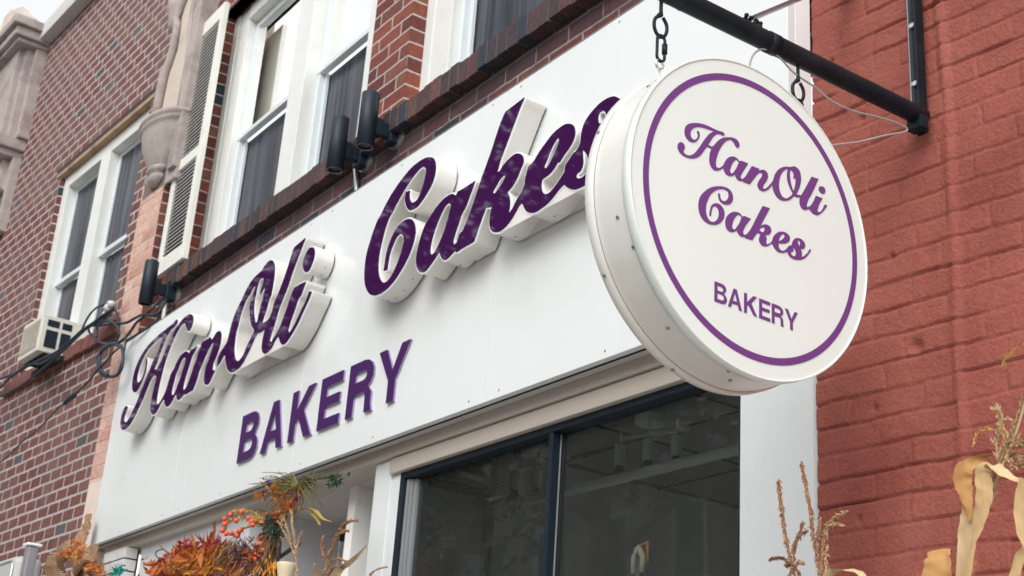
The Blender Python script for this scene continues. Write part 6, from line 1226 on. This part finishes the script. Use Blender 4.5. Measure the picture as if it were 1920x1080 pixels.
for s, r_ in (([(-4.4757,2.15,2.6659),(-4.3868,2.15,2.6718),(-4.3043,2.15,2.6781)], .0012), ([(-4.5332,2.15,2.6451),(-4.4719,2.15,2.6518),(-4.3962,2.15,2.6292),(-4.335,2.15,2.594),(-4.263,2.15,2.5728)], .003), ([(-4.5642,2.16,2.6554),(-4.4765,2.16,2.6427),(-4.4105,2.16,2.6102),(-4.37,2.16,2.5781)], .003)):
    b = MB(); ribbon(b, s, [r_, r_*2.2, r_], .2); b.build('curved_blade', col('yellow_green_blade', (.36, .27, .05)), gt, recalc=False)
b = MB(); b.smooth = True; q = Vector((-4.6537,2.15,2.613)); b.tube([c0, q, (q.x, q.y+.01, 0)], .005, 6); b.build('stem', TWIG, gt)

g2 = 'dry grass stems under the left part of the fascia'
seedhead('pale dry grass stem with short branches right of the plume', [(-4.5343,2.12,2.6495),(-4.5086,2.12,2.588),(-4.4775,2.12,2.5361),(-4.4458,2.12,2.4664),(-4.418,2.12,2.38)], [[(-4.4211,2.12,2.5572),(-4.442,2.12,2.5278),(-4.4511,2.12,2.4857)],[(-4.6402,2.12,2.6255),(-4.574,2.12,2.5775),(-4.5183,2.12,2.5318),(-4.4613,2.12,2.4776)],[(-4.6004,2.12,2.6395),(-4.55,2.12,2.5839),(-4.5052,2.12,2.5302)]], 170, g2, STRAW, .018, .006)
seedhead('dense tan grass head bending right, tallest of the stems by the white post', [(-3.9751,2.1,2.5276),(-4.0377,2.1,2.5345),(-4.0792,2.1,2.5243),(-4.1139,2.1,2.4986),(-4.1427,2.1,2.4631),(-4.1664,2.1,2.4216),(-4.1824,2.1,2.3492)], [[(-4.0302,2.1,2.5018),(-4.0855,2.1,2.5038),(-4.1253,2.1,2.4841)],[(-4.2076,2.1,2.5108),(-4.2156,2.1,2.4811),(-4.1961,2.1,2.4339)],[(-4.0254,2.1,2.4019),(-4.102,2.1,2.4177),(-4.1448,2.1,2.4103),(-4.1668,2.1,2.3775)],[(-4.0385,2.1,2.3809),(-4.1035,2.1,2.3933),(-4.1462,2.1,2.37)],[(-4.2549,2.1,2.4228),(-4.2398,2.1,2.3942),(-4.2077,2.1,2.3589)]], 300, g2, TAS, .020, .007)
bl = thing('dry_blade', 'long pointed straw blade slanting up towards the white window post', 'dry leaf', (-4.1601,2.1,0.0))
b = MB(); ribbon(b, [(-3.9,2.1,2.44),(-3.9499,2.1,2.4137),(-4.0058,2.1,2.3944),(-4.0737,2.1,2.3761),(-4.1557,2.1,2.3325)], [.0008, .006, .010, .013, .014], .3); b.build('blade', PALE, bl)
b = MB(); b.smooth = True; q = Vector((-4.1502,2.1,2.3407)); b.tube([q, (q.x, q.y, 0)], .004, 6); b.build('stem', STRAW, bl)
b = MB(); tassel(b, [(-3.7546,2.1,2.3528),(-3.8007,2.1,2.3529),(-3.8396,2.1,2.3473),(-3.8695,2.1,2.3288),(-3.8849,2.1,2.3055)], 60, .016, .005, .003, .4); tag(b.build('curved_twig', TAS, recalc=False), 'thin curved brown twig in front of the white window post', 'twig')
b = MB(); b.smooth = True; b.tube([(-4.5337,2.17,2.5327),(-4.603,2.17,2.5219),(-4.6726,2.17,2.5069),(-4.7494,2.17,2.4963),(-4.7913,2.17,2.4852)], [.006, .008, .008, .009, .009], 7); b.tube([(-4.6726,2.17,2.5069),(-4.7163,2.17,2.5357),(-4.7413,2.17,2.5447)], .003, 6)
tag(b.build('dark_twig', TWIG), 'dark bare twig lying across behind the pale grass stem', 'twig')
ps = thing('cream_pole', 'cream turned pole end with a flared top among the dry stems', 'pole', (-4.4548,2.1,0.0))
q = (-4.4706,2.1,2.4455)
b = MB(); b.smooth = True; b.lathe([(0, 0), (.034, 0), (.036, -.006), (.030, -.03), (.024, -.06), (.022, -.12), (.026, -.4), (.026, -q[2])], q, 'z', 24); b.build('shaft', plain('cream_wood', (.66, .56, .38), rough=.4), ps)

# burlap bow
bw_ = thing('burlap_bow', 'woven tan burlap bow with small orange flowers at the fascia bottom left corner', 'bow', (-7.475,2.3,0.0))
m, nt, bs2, out = newmat('burlap')
tc = N(nt, 'ShaderNodeTexCoord'); wv = N(nt, 'ShaderNodeTexWave', wave_type='BANDS', bands_direction='Z', ins={'Scale': 34, 'Distortion': 5, 'Detail': 3})
lk(nt, tc.outputs['Object'], wv.inputs['Vector']); wv2_ = N(nt, 'ShaderNodeTexNoise', ins={'Scale': 60, 'Detail': 4}); lk(nt, tc.outputs['Object'], wv2_.inputs['Vector'])
cr = N(nt, 'ShaderNodeValToRGB'); cr.color_ramp.elements[0].color = rgb((.30, .16, .08)); cr.color_ramp.elements[1].color = rgb((.62, .42, .26))
lk(nt, math_(nt, 'ADD', math_(nt, 'MULTIPLY', wv.outputs['Fac'], .6), math_(nt, 'MULTIPLY', wv2_.outputs['Fac'], .4)), cr.inputs[0]); lk(nt, cr.outputs[0], bs2.inputs['Base Color'])
bs2.inputs['Roughness'].default_value = .9
bp = N(nt, 'ShaderNodeBump', ins={'Strength': 1, 'Distance': .006}); lk(nt, wv.outputs['Fac'], bp.inputs['Height']); lk(nt, bp.outputs[0], bs2.inputs['Normal']); BURL = m
for nm, pts, ws in [('upper_tail', [(-7.5861,2.34,3.1106),(-7.5861,2.34,3.0453),(-7.5982,2.33,2.9921),(-7.5568,2.31,2.9279),(-7.4566,2.3,2.8622)], [.03, .05, .066, .06, .03]),
    ('left_loop', [(-7.4649,2.3,2.8775),(-7.5693,2.28,2.8896),(-7.6221,2.26,2.8694),(-7.6756,2.25,2.8275),(-7.722,2.26,2.7761),(-7.7401,2.28,2.7173)], [.03, .065, .078, .078, .075, .07]),
    ('right_loop', [(-7.4374,2.3,2.8742),(-7.2435,2.28,2.8252),(-7.2199,2.28,2.7809),(-7.313,2.29,2.7456),(-7.4385,2.3,2.7043)], [.03, .065, .082, .08, .07]),
    ('lower_tail', [(-7.4342,2.29,2.8436),(-7.4273,2.27,2.7829),(-7.2719,2.26,2.7088),(-7.1179,2.26,2.6522)], [.02, .03, .04, .045])]:
    b = MB(); ribbon(b, pts, ws, .35, .3, 8, (.9, .1, .42)); b.build(nm, BURL, bw_)
clump('orange_flowers', ORG, [(c, (.04, .015, .016), 22) for c in [(-7.447,2.22,2.8535),(-7.3251,2.22,2.8671),(-7.215,2.22,2.8204),(-7.2895,2.22,2.8795),(-6.9308,2.22,2.7121),(-7.0099,2.22,2.7422),(-6.8558,2.22,2.6723)]], bw_, .028, .016)
clump('yellow_flowers', YEL, [(c, (.03, .012, .012), 12) for c in [(-7.2671,2.21,2.8166),(-7.1987,2.21,2.8444),(-6.9525,2.21,2.7182)]], bw_, .024, .014)
b = MB(); b.smooth = True; q = Vector(bw_.location); b.tube([(q.x, 2.36, 2.75), (q.x, 2.36, 0)], .02, 8); b.build('stake', TWIG, bw_)
b = MB(); cloud(b, (-6.8134,2.3,2.7039), (.012, .01, .016), 60, .035, .014); q = Vector((-6.808,2.3,2.6928)); b.smooth = True; b.tube([q, (q.x, q.y, 0)], .004, 6)
tag(b.build('teal_flower', col('teal_petal', (.02, .30, .25)), recalc=False), 'small teal flower in front of the white glazed brick pillar', 'flower')

# grey metal boxes low at the left edge
gm = plain('grey_enamel', (.42, .43, .40), rough=.4, var=.04)
for nm, lb, (x0, x1, z1, yy) in (('meter_box', 'rounded grey metal box cut by the left edge of the photo, the nearer of two', (-1.35, -.86, 2.86, -.46)), ('meter_box', 'rounded grey metal box behind and right of the one at the left edge', (-.93, -.36, 2.90, -.34))):
    t = thing(nm, lb, 'meter box', (-7.66, 2.47, 0), nb.rotation_euler.z, 'grey metal boxes at the left edge'); LOCALS.add(t.name)
    b = MB(); b.smooth = True; b.bevbox(x0, x1, yy, yy+.16, 1.9, z1, .045); b.build('case', gm, t)
    b = MB(); b.smooth = True; b.tube([(x0+.03, yy-.002, 2.0), (x0+.03, yy-.002, z1-.06), (x0+.06, yy-.002, z1-.03), (x1-.06, yy-.002, z1-.03), (x1-.03, yy-.002, z1-.06), (x1-.03, yy-.002, 2.0)], .006, 6); b.build('rim', M_['galv'], t)
t = thing('capped_post', 'slim grey post with a pale cap between the metal boxes and the burlap bow', 'post', (-7.66, 2.47, 0), nb.rotation_euler.z); LOCALS.add(t.name)
b = MB(); b.bevbox(-.25, -.19, -.34, -.28, 0, 2.93, .01); b.build('shaft', plain('violet_grey_metal', (.30, .29, .31), rough=.4, metal=.3), t)
b = MB(); b.bevbox(-.262, -.178, -.352, -.268, 2.9305, 2.945, .005); b.build('cap', M_['whitetrim'], t)
